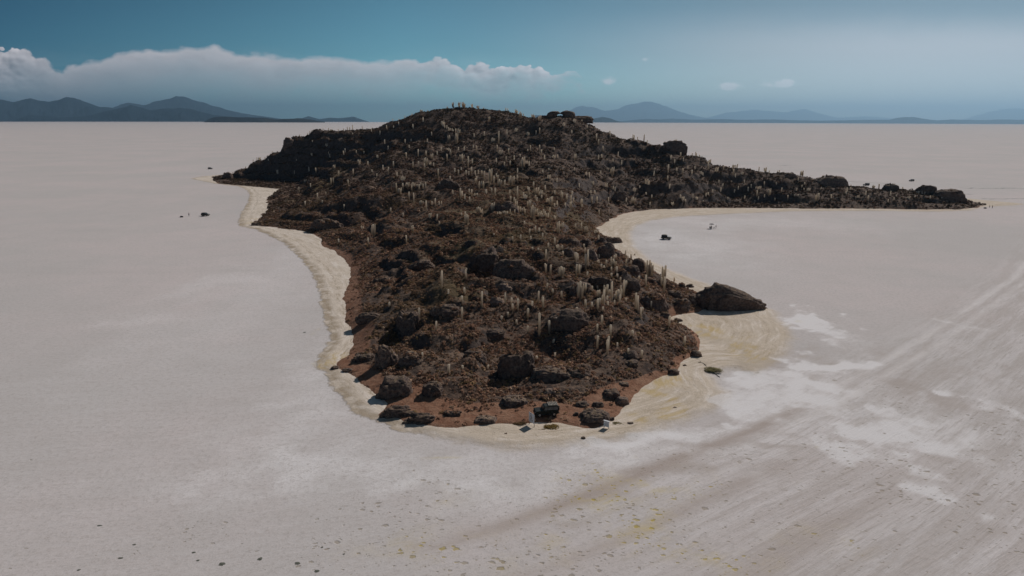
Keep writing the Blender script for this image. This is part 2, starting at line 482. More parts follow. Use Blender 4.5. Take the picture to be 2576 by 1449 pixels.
# ------------------------------------------------------------------ materials
def mat_salt():
    m_, g, b = new_mat("salt")
    P = g.n('ShaderNodeNewGeometry').outputs['Position']
    A = g.attr('mask_a').outputs['Color']; B = g.attr('mask_b').outputs['Color']; Fl = g.attr('flow').outputs['Color']
    aw, ad, ay = g.xyz(A)
    pit, ypit, strk = g.xyz(B)
    along, across, sdb = g.xyz(Fl)
    big = g.noise(P, 0.012, 4, 0.6)
    mid = g.noise(P, 0.11, 5, 0.62)
    fine = g.noise(P, 1.1, 6, 0.7)
    base = g.mix(g.smooth(big, 0.35, 0.68), (0.570, 0.552, 0.548), (0.640, 0.592, 0.590))
    vignette_lite = g.attr('vignette_lite').outputs['Fac']
    base = g.mix(g.m('MULTIPLY', vignette_lite, 0.9), base, (0.86, 0.86, 0.88))  # paler salt near the island: the vignette's bright centre put into the colour
    base = g.mix(g.smooth(mid, 0.35, 0.75, 0, 0.35), base, (0.520, 0.505, 0.498))
    base = g.mix(g.smooth(g.m('ADD', g.m('MULTIPLY', fine, 0.5), g.m('MULTIPLY', g.noise(P, 3.5, 4, 0.7), 0.5)), 0.46, 0.66, 0, 0.8), base, (0.42, 0.39, 0.375))
    rip = g.noise(g.comb(g.m('MULTIPLY', along, 0.5), g.m('MULTIPLY', across, 2.2), 1.0), 1.0, 5, 0.75)
    base = g.mix(g.smooth(rip, 0.52, 0.75, 0, 0.5), base, (0.43, 0.41, 0.395))
    # far thin lines left by water and wheels
    hp = g.comb(g.m('MULTIPLY', g.xyz(P)[0], 0.0035), g.m('MULTIPLY', g.xyz(P)[1], 0.030), 0.0)
    hl = g.noise(hp, 1.0, 5, 0.7)
    base = g.mix(g.smooth(hl, 0.58, 0.75, 0, 0.35), base, (0.47, 0.45, 0.44))
    # streaks that follow the tracks
    fv = g.comb(g.m('MULTIPLY', along, 0.16), g.m('MULTIPLY', across, 1.9), 0.0)
    st = g.noise(fv, 1.0, 6, 0.72, 0.25)
    fv2 = g.comb(g.m('MULTIPLY', along, 0.035), g.m('MULTIPLY', across, 0.30), 3.0)
    st2 = g.noise(fv2, 1.0, 5, 0.65, 0.2)
    base = g.mix(g.m('MULTIPLY', strk, g.smooth(st2, 0.40, 0.68, 0, .6)), base, (0.72, 0.695, 0.70))
    base = g.mix(g.m('MULTIPLY', strk, g.smooth(st, 0.50, 0.66, 0, .75)), base, (0.45, 0.415, 0.395))
    base = g.mix(g.m('MULTIPLY', strk, g.smooth(st2, 0.58, 0.40, 0, .40)), base, (0.51, 0.465, 0.44))
    jag = g.noise(P, 0.16, 6, 0.68, 0.6)
    jag2 = g.noise(g.comb(g.m('MULTIPLY', along, 0.06), g.m('MULTIPLY', across, 0.35), 7.0), 1.0, 7, 0.72, 0.5)
    jm = g.m('ADD', g.m('MULTIPLY', jag, 0.5), g.m('MULTIPLY', jag2, 0.5))
    def msk(v, lo=0.12, hi=0.85):
        return g.smooth(g.m('MULTIPLY', v, g.m('MULTIPLY_ADD', g.m('SUBTRACT', jm, 0.5), 3.4, 0.85)), lo, hi)
    base = g.mix(g.m('MULTIPLY', msk(ad), 0.75), base, (0.47, 0.425, 0.40))
    rr_, rg_, _ = g.xyz(g.attr('rut').outputs['Color'])
    base = g.mix(g.m('MULTIPLY', rr_, g.smooth(jm, 0.38, 0.6, 0.2, 0.65)), base, (0.76, 0.74, 0.74))
    base = g.mix(g.m('MULTIPLY', rg_, g.smooth(g.m('ADD', jag2, g.m('MULTIPLY', st, 0.3)), 0.42, 0.68, 0.6, 1.0)), base, (0.44, 0.385, 0.355))
    base = g.mix(g.m('MULTIPLY', msk(aw), 0.8), base, (0.84, 0.835, 0.85))
    # beach: cream crust with tide lines
    wob = g.m('MULTIPLY', g.m('SUBTRACT', jag, 0.5), 5.5)
    wob2 = g.m('MULTIPLY', g.m('SUBTRACT', fine, 0.5), 0.9)
    sdn = g.m('ADD', g.m('ADD', sdb, wob), wob2)
    soft = g.m('MAXIMUM', g.smooth(g.xyz(P)[0], -12.0, 30.0), g.m('MULTIPLY', g.smooth(g.xyz(P)[1], 122.0, 108.0), g.smooth(g.xyz(P)[0], -22.0, -6.0)))          # the crust edge is crisp on the left, vague in front and in the right bay
    onb = g.m('ADD', g.m('MULTIPLY', g.smooth(sdn, -0.3, 0.6), g.m('SUBTRACT', 1.0, soft)), g.m('MULTIPLY', g.smooth(sdn, -1.2, 3.2), soft))
    ctr = g.comb(g.m('MULTIPLY', g.xyz(P)[0], 0.10), g.m('MULTIPLY', g.xyz(P)[1], 0.10), g.m('MULTIPLY', g.m('ADD', sdb, g.m('MULTIPLY', wob, 0.35)), 0.75))
    cl = g.noise(ctr, 1.0, 7, 0.72, 0.35)
    bc = g.mix(g.smooth(mid, 0.35, 0.65), (0.740, 0.680, 0.610), (0.665, 0.600, 0.525))
    bc = g.mix(g.m('MULTIPLY_ADD', soft, 0.45, 0.30), bc, (0.60, 0.52, 0.42))
    bc = g.mix(g.smooth(cl, 0.50, 0.36, 0, 0.5), bc, (0.84, 0.79, 0.74))
    bc = g.mix(g.smooth(cl, 0.50, 0.68, 0, 0.6), bc, (0.42, 0.35, 0.26))
    bc = g.mix(g.smooth(fine, 0.54, 0.74, 0, 0.55), bc, (0.34, 0.27, 0.18))
    sl = g.m('ABSOLUTE', g.m('SUBTRACT', g.noise(ctr, 2.3, 6, 0.68, 0.8), 0.5))
    bc = g.mix(g.m('MULTIPLY', g.smooth(sl, 0.014, 0.0), g.smooth(mid, 0.38, 0.6, 0.1, .7)), bc, (0.30, 0.24, 0.16))
    for k, (c0, w, st_) in enumerate(((1.2, 2.4, 0.62), (0.2, 0.45, 0.7), (5.5, 0.35, 0.65))):
        ln = g.smooth(g.m('ABSOLUTE', g.m('SUBTRACT', sdn, c0)), w, 0.0)
        ln = g.m('MULTIPLY', g.m('MULTIPLY', ln, g.m('SUBTRACT', 1.0, g.m('MULTIPLY', soft, 0.75))), g.smooth(g.noise(P, 0.25 + 0.1 * k, 3), 0.34, 0.56, 0.0, st_))
        bc = g.mix(ln, bc, (0.30, 0.23, 0.145))
    bc = g.mix(g.m('MULTIPLY', msk(ad), 0.8), bc, (0.52, 0.455, 0.375))
    yst = g.smooth(g.m('MULTIPLY', ay, g.m('MULTIPLY_ADD', g.m('SUBTRACT', cl, 0.5), 4.0, 0.75)), 0.15, 0.9)
    bc = g.mix(g.m('MULTIPLY', yst, 0.6), bc, (0.58, 0.44, 0.19))
    base = g.mix(onb, base, bc)
    base = g.mix(g.m('MULTIPLY', g.m('SUBTRACT', 1.0, onb), g.smooth(g.m('MULTIPLY', ay, g.m('MULTIPLY_ADD', g.m('SUBTRACT', jag2, 0.5), 3.0, 0.6)), 0.2, 0.8, 0, 0.55)), base, (0.60, 0.52, 0.27))
    base = g.mix(g.m('MULTIPLY', msk(aw, 0.35, 0.7), 0.6), base, (0.76, 0.755, 0.77))
    # dissolution pits (cups in the crust)
    pv = g.vmath('ADD', g.vmath('MULTIPLY', P, (0.72, 1.0, 1.0)), g.vmath('MULTIPLY', g.noise(P, 1.3, 4, 0.6, color=True), (0.8, 0.8, 0)))
    hgt = None
    pitm = None
    for k, (sc, thr) in enumerate(((0.8, 0.30), (1.35, 0.30), (2.4, 0.30))):
        vo = g.vor(pv, sc)
        rnd = g.xyz(vo.outputs['Color'])[k]
        dens_ = g.m('GREATER_THAN', g.m('ADD', pit, g.m('MULTIPLY', g.m('SUBTRACT', mid, 0.5), 0.9)), g.m('MULTIPLY_ADD', rnd, 0.9, 0.10))
        rad = g.m('MULTIPLY_ADD', g.xyz(vo.outputs['Color'])[(k + 1) % 3], 0.75 * thr, 0.25 * thr)
        e = g.m('MULTIPLY', g.m('DIVIDE', g.m('SUBTRACT', rad, vo.outputs['Distance']), 0.06, clamp=True), g.m('MULTIPLY_ADD', rnd, 0.3, 0.75))
        e = g.m('MULTIPLY', e, dens_)
        pitm = e if pitm is None else g.m('MAXIMUM', pitm, e)
    pcol = g.mix(g.smooth(g.m('MULTIPLY', ypit, g.m('MULTIPLY_ADD', jag, 2, 0)), 0.25, 0.75), (0.33, 0.285, 0.225), (0.46, 0.36, 0.07))
    ysm = g.m('MULTIPLY', g.m('MULTIPLY', ypit, pit), g.smooth(g.m('ADD', g.m('MULTIPLY', jag, 0.5), g.m('MULTIPLY', jag2, 0.5)), 0.44, 0.66))
    base = g.mix(g.m('MULTIPLY', ysm, 0.7), base, (0.62, 0.52, 0.26))
    base = g.mix(g.m('MULTIPLY', pitm, 0.8), base, pcol)
    base = g.mix(1.0, base, (0.985, 0.930, 0.900), 'MULTIPLY')
    g.put(b.inputs['Base Color'], base)
    b.inputs['Roughness'].default_value = 1.0
    b.inputs['Specular IOR Level'].default_value = 0.04
    hh = g.m('SUBTRACT', g.m('ADD', g.m('MULTIPLY', fine, 0.10), g.m('MULTIPLY', g.m('MULTIPLY', st, strk), 0.25)), g.m('MULTIPLY', pitm, 0.16))
    hh = g.m('ADD', hh, g.m('MULTIPLY', g.m('MULTIPLY', g.noise(P, 0.9, 6, 0.75, 1.5), onb), 0.30))
    g.put(b.inputs['Normal'], g.bump(hh, 0.55, 1.0))
    return m_

def mat_island():
    m_, g, b = new_mat("island_soil")
    P = g.n('ShaderNodeNewGeometry').outputs['Position']
    A = g.attr('mask_a').outputs['Color']
    soil, olive, steep = g.xyz(A)
    n1 = g.noise(P, 0.05, 5, 0.6); n2 = g.noise(P, 0.5, 6, 0.7); n3 = g.noise(P, 2.6, 5, 0.7)
    c = g.mix(g.smooth(n1, 0.35, 0.65), (0.130, 0.084, 0.062), (0.190, 0.130, 0.095))
    c = g.mix(g.smooth(n2, 0.42, 0.62), c, (0.055, 0.038, 0.032))
    c = g.mix(g.m('MULTIPLY', olive, 0.7), c, (0.130, 0.092, 0.045))
    so = g.mix(g.smooth(n2, 0.35, 0.7), (0.225, 0.108, 0.066), (0.325, 0.182, 0.118))
    so = g.mix(g.smooth(n3, 0.5, 0.72, 0, 0.6), so, (0.085, 0.045, 0.032))
    c = g.mix(g.smooth(g.m('ADD', soil, g.m('MULTIPLY', g.m('SUBTRACT', n2, 0.5), 0.7)), 0.35, 0.65), c, so)
    rk = g.mix(g.smooth(n2, 0.4, 0.65), (0.060, 0.047, 0.044), (0.120, 0.090, 0.078))
    c = g.mix(g.smooth(steep, 0.35, 0.7), c, rk)
    c = g.mix(g.smooth(n3, 0.56, 0.75, 0, 0.5), c, (0.15, 0.105, 0.075))
    g.put(b.inputs['Base Color'], c)
    b.inputs['Roughness'].default_value = 0.95
    b.inputs['Specular IOR Level'].default_value = 0.1
    g.put(b.inputs['Normal'], g.bump(g.m('ADD', g.m('MULTIPLY', n2, 0.6), g.m('MULTIPLY', n3, 0.22)), 0.8, 1.0))
    return m_

def mat_rock(name='coral_rock', k=1.0):
    m_, g, b = new_mat(name)
    P = g.n('ShaderNodeTexCoord').outputs['Object']
    oi = g.n('ShaderNodeObjectInfo')
    Pw = g.n('ShaderNodeNewGeometry').outputs['Position']
    n1 = g.noise(Pw, 0.35, 5, 0.6, 0.4); n2 = g.noise(Pw, 1.6, 6, 0.75); n3 = g.noise(Pw, 6.0, 4, 0.7)
    c = g.mix(g.smooth(n1, 0.35, 0.65), (0.118 * k, 0.083 * k, 0.070 * k), (0.190 * k, 0.136 * k, 0.108 * k))
    c = g.mix(g.smooth(n2, 0.40, 0.58, 0.85, 0), c, (0.040 * k, 0.031 * k, 0.031 * k))
    c = g.mix(g.smooth(n3, 0.56, 0.72, 0, 0.7), c, (0.38 * k, 0.29 * k, 0.25 * k))
    nz = g.xyz(g.n('ShaderNodeNewGeometry').outputs['Normal'])[2]
    c = g.mix(g.m('MULTIPLY', g.smooth(nz, 0.5, 0.85), g.smooth(n2, 0.45, 0.6, 0, 0.75)), c, (0.19 * k, 0.135 * k, 0.085 * k))   # lichen and dry grass on top
    c = g.mix(g.m('MULTIPLY', oi.outputs['Random'], 0.35), c, (0.05 * k, 0.034 * k, 0.028 * k))
    g.put(b.inputs['Base Color'], c)
    b.inputs['Roughness'].default_value = 0.95
    b.inputs['Specular IOR Level'].default_value = 0.1
    vo = g.vor(Pw, 1.1)
    hh = g.m('ADD', g.m('ADD', g.m('MULTIPLY', n2, 0.5), g.m('MULTIPLY', n3, 0.14)), g.m('MULTIPLY', vo.outputs['Distance'], 0.25))
    g.put(b.inputs['Normal'], g.bump(hh, 0.9, 0.7))
    return m_

def mat_simple(name, col, rough=0.6, metal=0.0, spec=0.5, var=0.0, scale=8.0, coat=0.0):
    m_, g, b = new_mat(name)
    P = g.n('ShaderNodeTexCoord').outputs['Object']
    n1 = g.noise(P, scale, 4, 0.6)
    dk = tuple(c * (1 - var) for c in col)
    g.put(b.inputs['Base Color'], g.mix(g.smooth(n1, 0.35, 0.7), col, dk))
    g.put(b.inputs['Roughness'], g.m('MULTIPLY_ADD', n1, 0.15, rough - 0.07))
    b.inputs['Metallic'].default_value = metal
    b.inputs['Specular IOR Level'].default_value = spec
    b.inputs['Coat Weight'].default_value = coat
    return m_

def mat_cactus():
    m_, g, b = new_mat("cactus_spines")
    P = g.n('ShaderNodeTexCoord').outputs['Object']
    Pw = g.n('ShaderNodeNewGeometry').outputs['Position']
    z = g.xyz(P)[2]
    n1 = g.noise(Pw, 3.0, 4, 0.7)
    c = g.mix(g.smooth(n1, 0.35, 0.7), (0.44, 0.34, 0.25), (0.28, 0.21, 0.15))
    c = g.mix(g.smooth(g.m('ADD', z, g.m('MULTIPLY', n1, 0.25)), 0.35, 1.0), c, (0.84, 0.75, 0.64))      # woolly young growth at the top
    g.put(b.inputs['Base Color'], c)
    b.inputs['Roughness'].default_value = 0.8
    b.inputs['Specular IOR Level'].default_value = 0.2
    b.inputs['Sheen Weight'].default_value = 1.0; b.inputs['Sheen Roughness'].default_value = 0.35; b.inputs['Sheen Tint'].default_value = (1.0, 0.93, 0.82, 1)
    tr = g.n('ShaderNodeBsdfTranslucent'); g.put(tr.inputs[0], g.mix(0.45, c, (0.9, 0.80, 0.66)))
    ms = g.n('ShaderNodeMixShader'); ms.inputs[0].default_value = 0.5
    out = m_.node_tree.nodes['Material Output']
    g.put(ms.inputs[1], b.outputs[0]); g.put(ms.inputs[2], tr.outputs[0]); g.put(out.inputs[0], ms.outputs[0])
    return m_

def mat_shrub():
    m_, g, b = new_mat("tola_shrub")
    c = g.attr('tone').outputs['Color']
    g.put(b.inputs['Base Color'], c)
    b.inputs['Roughness'].default_value = 0.9
    b.inputs['Specular IOR Level'].default_value = 0.1
    tr = g.n('ShaderNodeBsdfTranslucent'); g.put(tr.inputs[0], c)
    ms = g.n('ShaderNodeMixShader'); ms.inputs[0].default_value = 0.22
    out = m_.node_tree.nodes['Material Output']
    g.put(ms.inputs[1], b.outputs[0]); g.put(ms.inputs[2], tr.outputs[0]); g.put(out.inputs[0], ms.outputs[0])
    return m_

M_SALT = mat_salt(); M_ISL = mat_island(); M_ROCK = mat_rock(k=1.4); M_PALE = mat_rock('pale_coral_rock', 2.0)
M_CACT = mat_cactus(); M_SHRUB = mat_shrub()

# ------------------------------------------------------------------ salt flat
BEACH_PX = [(540, 462), (600, 469), (618, 476), (628, 490), (622, 512), (606, 535), (599, 558), (606, 570), (640, 577), (672, 590), (714, 612), (749, 645), (777, 675), (794, 705), (802, 740),
            (809, 775), (821, 812), (829, 845), (821, 872), (804, 890), (793, 908), (792, 925), (815, 934), (824, 958), (849, 990), (881, 1025), (905, 1045), (960, 1066),
            (1010, 1084), (1100, 1106), (1200, 1124), (1290, 1134), (1380, 1130), (1500, 1120), (1610, 1105), (1700, 1072), (1745, 1058), (1790, 1040), (1830, 1012), (1845, 988), (1815, 970),
            (1800, 940), (1850, 930), (1900, 948), (1950, 920), (1988, 888), (2003, 850), (1985, 815), (1960, 800), (1955, 780), (1900, 768),
            (1868, 752), (1850, 735), (1800, 720), (1745, 700), (1690, 678), (1640, 655), (1600, 620), (1590, 590), (1600, 570), (1640, 555), (1720, 545),
            (1850, 538), (2000, 532), (2200, 531), (2350, 533), (2450, 530), (2475, 522)]
BEACH = G(BEACH_PX) + [(320, 420), (290, 470), (240, 500), (180, 525), (120, 560), (70, 610), (10, 660), (-80, 692), (-180, 696), (-255, 655), (-285, 600)]
# wheel tracks sweep in from the far right and bend around the point of the island
PATH = [(400, 480), (167, 218), (98, 152), (60.5, 119), (40, 103), (25, 93), (11, 83), (0, 76), (-14, 69), (-40, 60), (-120, 48), (-400, 20)]
def path_coords(x, y):
    P = np.array(PATH, float); best = np.full(x.shape, 1e18); al = np.zeros(x.shape); ac = np.zeros(x.shape); acc = 0.0
    for (ax, ay), (bx, by) in zip(P[:-1], P[1:]):
        ex, ey = bx - ax, by - ay; Ls = math.hypot(ex, ey)
        t = np.clip(((x - ax) * ex + (y - ay) * ey) / (Ls * Ls), 0, 1)
        dx, dy = x - ax - t * ex, y - ay - t * ey
        dd = dx * dx + dy * dy
        sgn = np.sign(ex * dy - ey * dx)
        up = dd < best
        best = np.where(up, dd, best); al = np.where(up, acc + t * Ls, al); ac = np.where(up, sgn * np.sqrt(dd), ac)
        acc += Ls
    return al, ac
xs = axis_grid(-125, 215, 0.8, 1.14, 110000); ys = axis_grid(58, 400, 0.8, 1.14, 110000)
X2, Y2 = np.meshgrid(xs, ys, indexing='xy')
sdb = np.full(X2.shape, -50.0)
roi = (np.abs(X2) < 420) & (Y2 > 40) & (Y2 < 800)
sdb[roi] = poly_sd(X2[roi], Y2[roi], BEACH)
Zs = -(X2 ** 2 + Y2 ** 2) / (2 * R_EARTH)
nz_ = np.zeros(X2.shape)
nz_[roi] = 0.22 * sstep(sdb[roi], 0, 3) + 0.10 * sstep(sdb[roi], 0, 2) * fbm(X2[roi] / 2.5, Y2[roi] / 2.5, octaves=3, seed=71)
Zs = Zs + nz_
salt_me = np_mesh("salt_flat", np.stack([X2.ravel(), Y2.ravel(), Zs.ravel()], 1), grid_faces(len(xs), len(ys)), True)
mB2 = np.zeros((X2.size, 3), np.float32); mA = np.zeros((X2.size, 3), np.float32); mB = np.zeros((X2.size, 3), np.float32)
_wx = np.zeros(X2.shape); _wy = np.zeros(X2.shape)
_wx[roi] = fbm(X2[roi] / 14, Y2[roi] / 14, octaves=5, seed=61, gain=.62); _wy[roi] = fbm(X2[roi] / 14 + 50, Y2[roi] / 14, octaves=5, seed=62, gain=.62)
def blobs(lst, arr, ch, scale=1.0):
    for (u, v, ru, rv, s) in lst:
        x0, y0 = at_ground(u, v); xr, _ = at_ground(u + ru, v); _, yt = at_ground(u, v - rv); _, yb = at_ground(u, v + rv)
        rx = abs(xr - x0); ry = abs(yt - yb) / 2
        q = np.exp(-(((X2 + _wx * min(rx, 12) * 2.4 - x0) / rx) ** 2 + ((Y2 + _wy * min(ry, 12) * 2.4 - y0) / ry) ** 2) * 1.2).ravel() * s * (1 + .5 * _wx.ravel())
        arr[:, ch] = np.maximum(arr[:, ch], q)
blobs([(2025, 795, 66, 30, 1.8), (2060, 830, 50, 20, 1.0), (2060, 905, 75, 26, 1.8), (1980, 950, 110, 22, 1.0), (1870, 960, 70, 16, 1), (1905, 1010, 130, 28, .9), (2060, 985, 90, 30, 1), (1810, 1070, 90, 26, .9), (1690, 1110, 120, 22, .8),
       (2240, 1075, 130, 55, 1.0), (2140, 1130, 150, 40, .8), (2430, 1120, 70, 40, .5), (2380, 1270, 60, 70, .75), (2350, 1190, 80, 40, .6), (2440, 830, 36, 14, .5), (2520, 930, 60, 40, .4), (2560, 1040, 90, 60, .6),
       (1550, 1150, 200, 20, .5), (1900, 1180, 200, 40, .45), (1950, 985, 140, 30, .7), (2130, 870, 70, 40, .5), (2150, 950, 80, 40, .5), (2350, 1060, 120, 40, .5), (1700, 1160, 260, 26, .45), (1300, 1200, 300, 30, .35)], mA, 0)
blobs([(2330, 905, 160, 50, .55), (2380, 1000, 90, 50, .8), (2250, 950, 150, 30, .5), (2100, 1010, 40, 12, .8), (1960, 1090, 100, 26, .5), (1850, 1130, 130, 12, 1.0), (1700, 1185, 130, 12, 1.0), (1540, 1250, 130, 14, 1.0), (1380, 1320, 140, 14, .9), (1200, 1370, 140, 14, .6), (1990, 960, 45, 10, .7), (2080, 955, 60, 9, .6),
       (1890, 875, 110, 50, 1.0), (1690, 1010, 120, 50, .6), (1640, 1050, 120, 40, .5), (2440, 1100, 60, 40, .5), (2500, 1350, 100, 80, .5), (2300, 1420, 120, 40, .45)], mA, 1)
blobs([(1690, 960, 45, 20, 1.0), (1650, 1010, 40, 35, .95), (1600, 1050, 40, 20, .8), (1720, 940, 30, 20, .9), (820, 912, 40, 14, 1.1), (845, 900, 30, 10, .8), (1790, 825, 40, 10, 1.1), (1810, 850, 50, 12, .6), (1900, 870, 80, 30, .7), (1830, 890, 60, 16, .6),
       (1860, 840, 60, 16, .5), (2000, 800, 14, 8, .8), (1120, 1145, 110, 7, .85), (1610, 1150, 16, 9, 1.0), (1690, 1235, 60, 14, .8), (1480, 1180, 160, 24, .45), (1560, 1260, 40, 14, .8), (2060, 1127, 22, 8, 1.0), (860, 1075, 60, 16, .35),
       (620, 560, 16, 14, .8), (800, 830, 14, 60, .6)], mA, 2)
blobs([(1500, 1270, 330, 110, .85), (1250, 1400, 420, 90, .9), (1750, 1340, 300, 120, .75), (1650, 1400, 260, 60, 1.0), (2250, 1200, 300, 110, .65), (2480, 1350, 220, 160, .9), (1150, 1270, 260, 70, .45), (2500, 1080, 200, 80, .6), (780, 1330, 260, 80, .14), (500, 1400, 400, 60, .14), (1700, 1380, 160, 50, 1.15), (1480, 1230, 180, 40, 1.0)], mB, 0)
blobs([(1450, 1215, 200, 60, .9), (1560, 1265, 90, 40, 1), (1690, 1235, 130, 34, 1.3), (1760, 1380, 240, 80, .9), (1520, 1180, 160, 40, .9), (1250, 1370, 240, 60, .6), (1350, 1300, 120, 50, .6), (1640, 1150, 80, 20, .7)], mB, 1)
al, ac = path_coords(X2, Y2)
alf, acf = al.ravel(), ac.ravel()
px_ok = sstep(X2.ravel() - 0.15 * Y2.ravel(), -14, 42) * sstep(acf, -16, 4)
rut_ok = sstep(X2.ravel(), 25, 60) * sstep(-Y2.ravel(), -420, -230)
mB[:, 2] = np.clip(px_ok * 0.95 + 0.22 * sstep(-Y2.ravel(), -170, -95), 0, 1) * (sstep(np.abs(acf), 160, 90))
# the pair of wheel ruts of the track
for off in (-1.9, 1.9):
    q = np.exp(-((acf - off) / 0.9) ** 2) * rut_ok
    mR = q if off < 0 else np.maximum(mR, q)
mA[:, 1] = np.maximum(mA[:, 1], np.exp(-(acf / 1.0) ** 2) * rut_ok * 0.42)
color_attr(salt_me, 'mask_a', mA); color_attr(salt_me, 'mask_b', mB)
blobs([(950, 1130, 420, 70, .7), (1300, 1180, 500, 60, .7), (800, 1000, 200, 120, .5), (1750, 1120, 300, 60, .8), (2050, 1000, 260, 90, .7), (700, 700, 160, 160, .3), (1700, 610, 160, 60, .6), (1800, 560, 400, 20, .4)], mB2, 0)
color_attr(salt_me, 'vignette_lite', np.clip(np.stack([mB2[:, 0]] * 3, 1), 0, 1))
bandm = np.clip(np.exp(-((acf + 1.2) / 1.5) ** 2) + 0.55 * np.exp(-((acf - 9.0) / 1.2) ** 2) + 0.5 * np.exp(-((acf - 22.0) / 3.0) ** 2), 0, 1) * sstep(-X2.ravel(), -75, -35) * sstep(X2.ravel(), -16, 2)
bandm = np.clip(bandm * (0.95 + .6 * _wx.ravel()), 0, 1)
color_attr(salt_me, 'rut', np.stack([mR, bandm, mR * 0], 1))
color_attr(salt_me, 'flow', np.stack([alf, acf, sdb.ravel()], 1))
salt_me.materials.append(M_SALT)
tag(link("salt_flat", salt_me), "flat pale salt crust reaching to the horizon with cream shore around the island", None, None, "structure")

# ------------------------------------------------------------------ island terrain
ix = np.arange(-290, 325, 0.9)
iy = np.concatenate([np.arange(98, 260, 0.55), np.arange(260, 700, 1.1)])
X3, Y3 = np.meshgrid(ix, iy, indexing='xy')
b3 = np.full(X3.shape, -2.5); s3 = np.full(X3.shape, -30.0)
b3, s3 = base_height(X3, Y3)
Z3 = detail_height(X3, Y3, b3, s3)
F3 = grid_faces(len(ix), len(iy))
keep = (s3.ravel() > -4)
F3 = F3[keep[F3].any(axis=1)]
used = np.zeros(X3.size, bool); used[F3.ravel()] = True
remap = np.cumsum(used) - 1
V3 = np.stack([X3.ravel(), Y3.ravel(), Z3.ravel()], 1)[used]; F3 = remap[F3]
isl_me = np_mesh("island", V3, F3, True)
sdv = s3.ravel()[used]; zv = V3[:, 2]; yv = V3[:, 1]; xv = V3[:, 0]
gyy, gxx = np.gradient(Z3, iy, ix)
slope = np.hypot(gxx, gyy).ravel()[used]
frontal = 1 - sstep(yv, 112, 128)
leftbeach = sstep(-xv - 0.02 * yv, 6, 16) * (1 - sstep(yv, 150, 330))
soil_w = 1.6 + 7.2 * frontal + 3.6 * leftbeach + 1.5 * (fbm(xv / 9, yv / 9, seed=81))
SOILF = lambda sd_, w_: 1 - sstep(sd_, w_ * 0.7, w_ * 1.25)
soil = SOILF(sdv, soil_w) * (1 - sstep(yv, 260, 330) * 0.5)
def gauss_px(u, v, ru, rv, x, y):
    x0, y0, _ = hit(u, v); k = y0 / FPX
    _, y1, _ = hit(u, v - rv)
    return np.exp(-(((x - x0) / (ru * k)) ** 2 + ((y - y0) / max(abs(y1 - y0), 1.5)) ** 2))
for q in [(1090, 1015, 100, 14), (1500, 1020, 60, 14), (950, 735, 34, 6), (1715, 788, 40, 10), (1350, 1035, 120, 20), (900, 720, 26, 16), (905, 660, 26, 14), (1600, 1000, 30, 12)]:
    soil = np.maximum(soil, gauss_px(*q, xv, yv))
for q in [(710, 495, 40, 20), (1560, 520, 90, 16), (760, 485, 40, 12)]:
    soil = np.maximum(soil, 0.45 * gauss_px(*q, xv, yv))
olive = np.zeros_like(xv)
for q in [(1330, 510, 150, 60), (1160, 620, 90, 40), (1420, 540, 130, 40), (1300, 600, 120, 30), (800, 470, 60, 20), (1170, 540, 80, 30), (1150, 730, 110, 40)]:
    olive = np.maximum(olive, gauss_px(*q, xv, yv))
color_attr(isl_me, 'mask_a', np.stack([soil, olive, np.clip(slope - 0.35, 0, 1)], 1).astype(np.float32))
isl_me.materials.append(M_ISL)
tag(link("island_terrain", isl_me), "dark rocky island rising from the salt flat", None, None, "structure")
# ------------------------------------------------------------------ boulders
def ico(sub):
    bm = bmesh.new(); bmesh.ops.create_icosphere(bm, subdivisions=sub, radius=1.0)
    V = np.array([v.co[:] for v in bm.verts]); F = np.array([[v.index for v in f.verts] for f in bm.faces])
    bm.free(); return V, F
ICO5 = ico(5); ICO4 = ico(4)
def rock_mesh(w, d, h, seed, boxy=0.75, rough=0.2, sub=5, shape=None):
    V, F = ICO5 if sub == 5 else ICO4
    P = np.sign(V) * np.abs(V) ** boxy
    P = P / np.maximum(np.abs(P).max(), 1)
    n1 = fbm(V[:, 0] * 1.1 + seed * 3.1, V[:, 1] * 1.1, V[:, 2] * 1.1 + seed, octaves=2, seed=seed)
    n2 = fbm(V[:, 0] * 3.2 + seed, V[:, 1] * 3.2, V[:, 2] * 3.2, octaves=3, seed=seed + 5)
    n3 = fbm(V[:, 0] * 9 + seed, V[:, 1] * 9, V[:, 2] * 9, octaves=2, seed=seed + 9)
    r = 1 + rough * 1.5 * n1 + rough * 1.1 * n2 + rough * 0.35 * n3
    P = P * r[:, None]
    P = P * np.array([w / 2, d / 2, h])
    if shape is not None:
        P = shape(P)
    P[:, 0] += 0.12 * P[:, 2] * math.sin(seed * 2.3); P[:, 1] += 0.15 * P[:, 2] * math.cos(seed * 1.7)
    P[:, 2] = np.maximum(P[:, 2], -0.35 * h)
    return np_mesh("boulder", P, F, True)

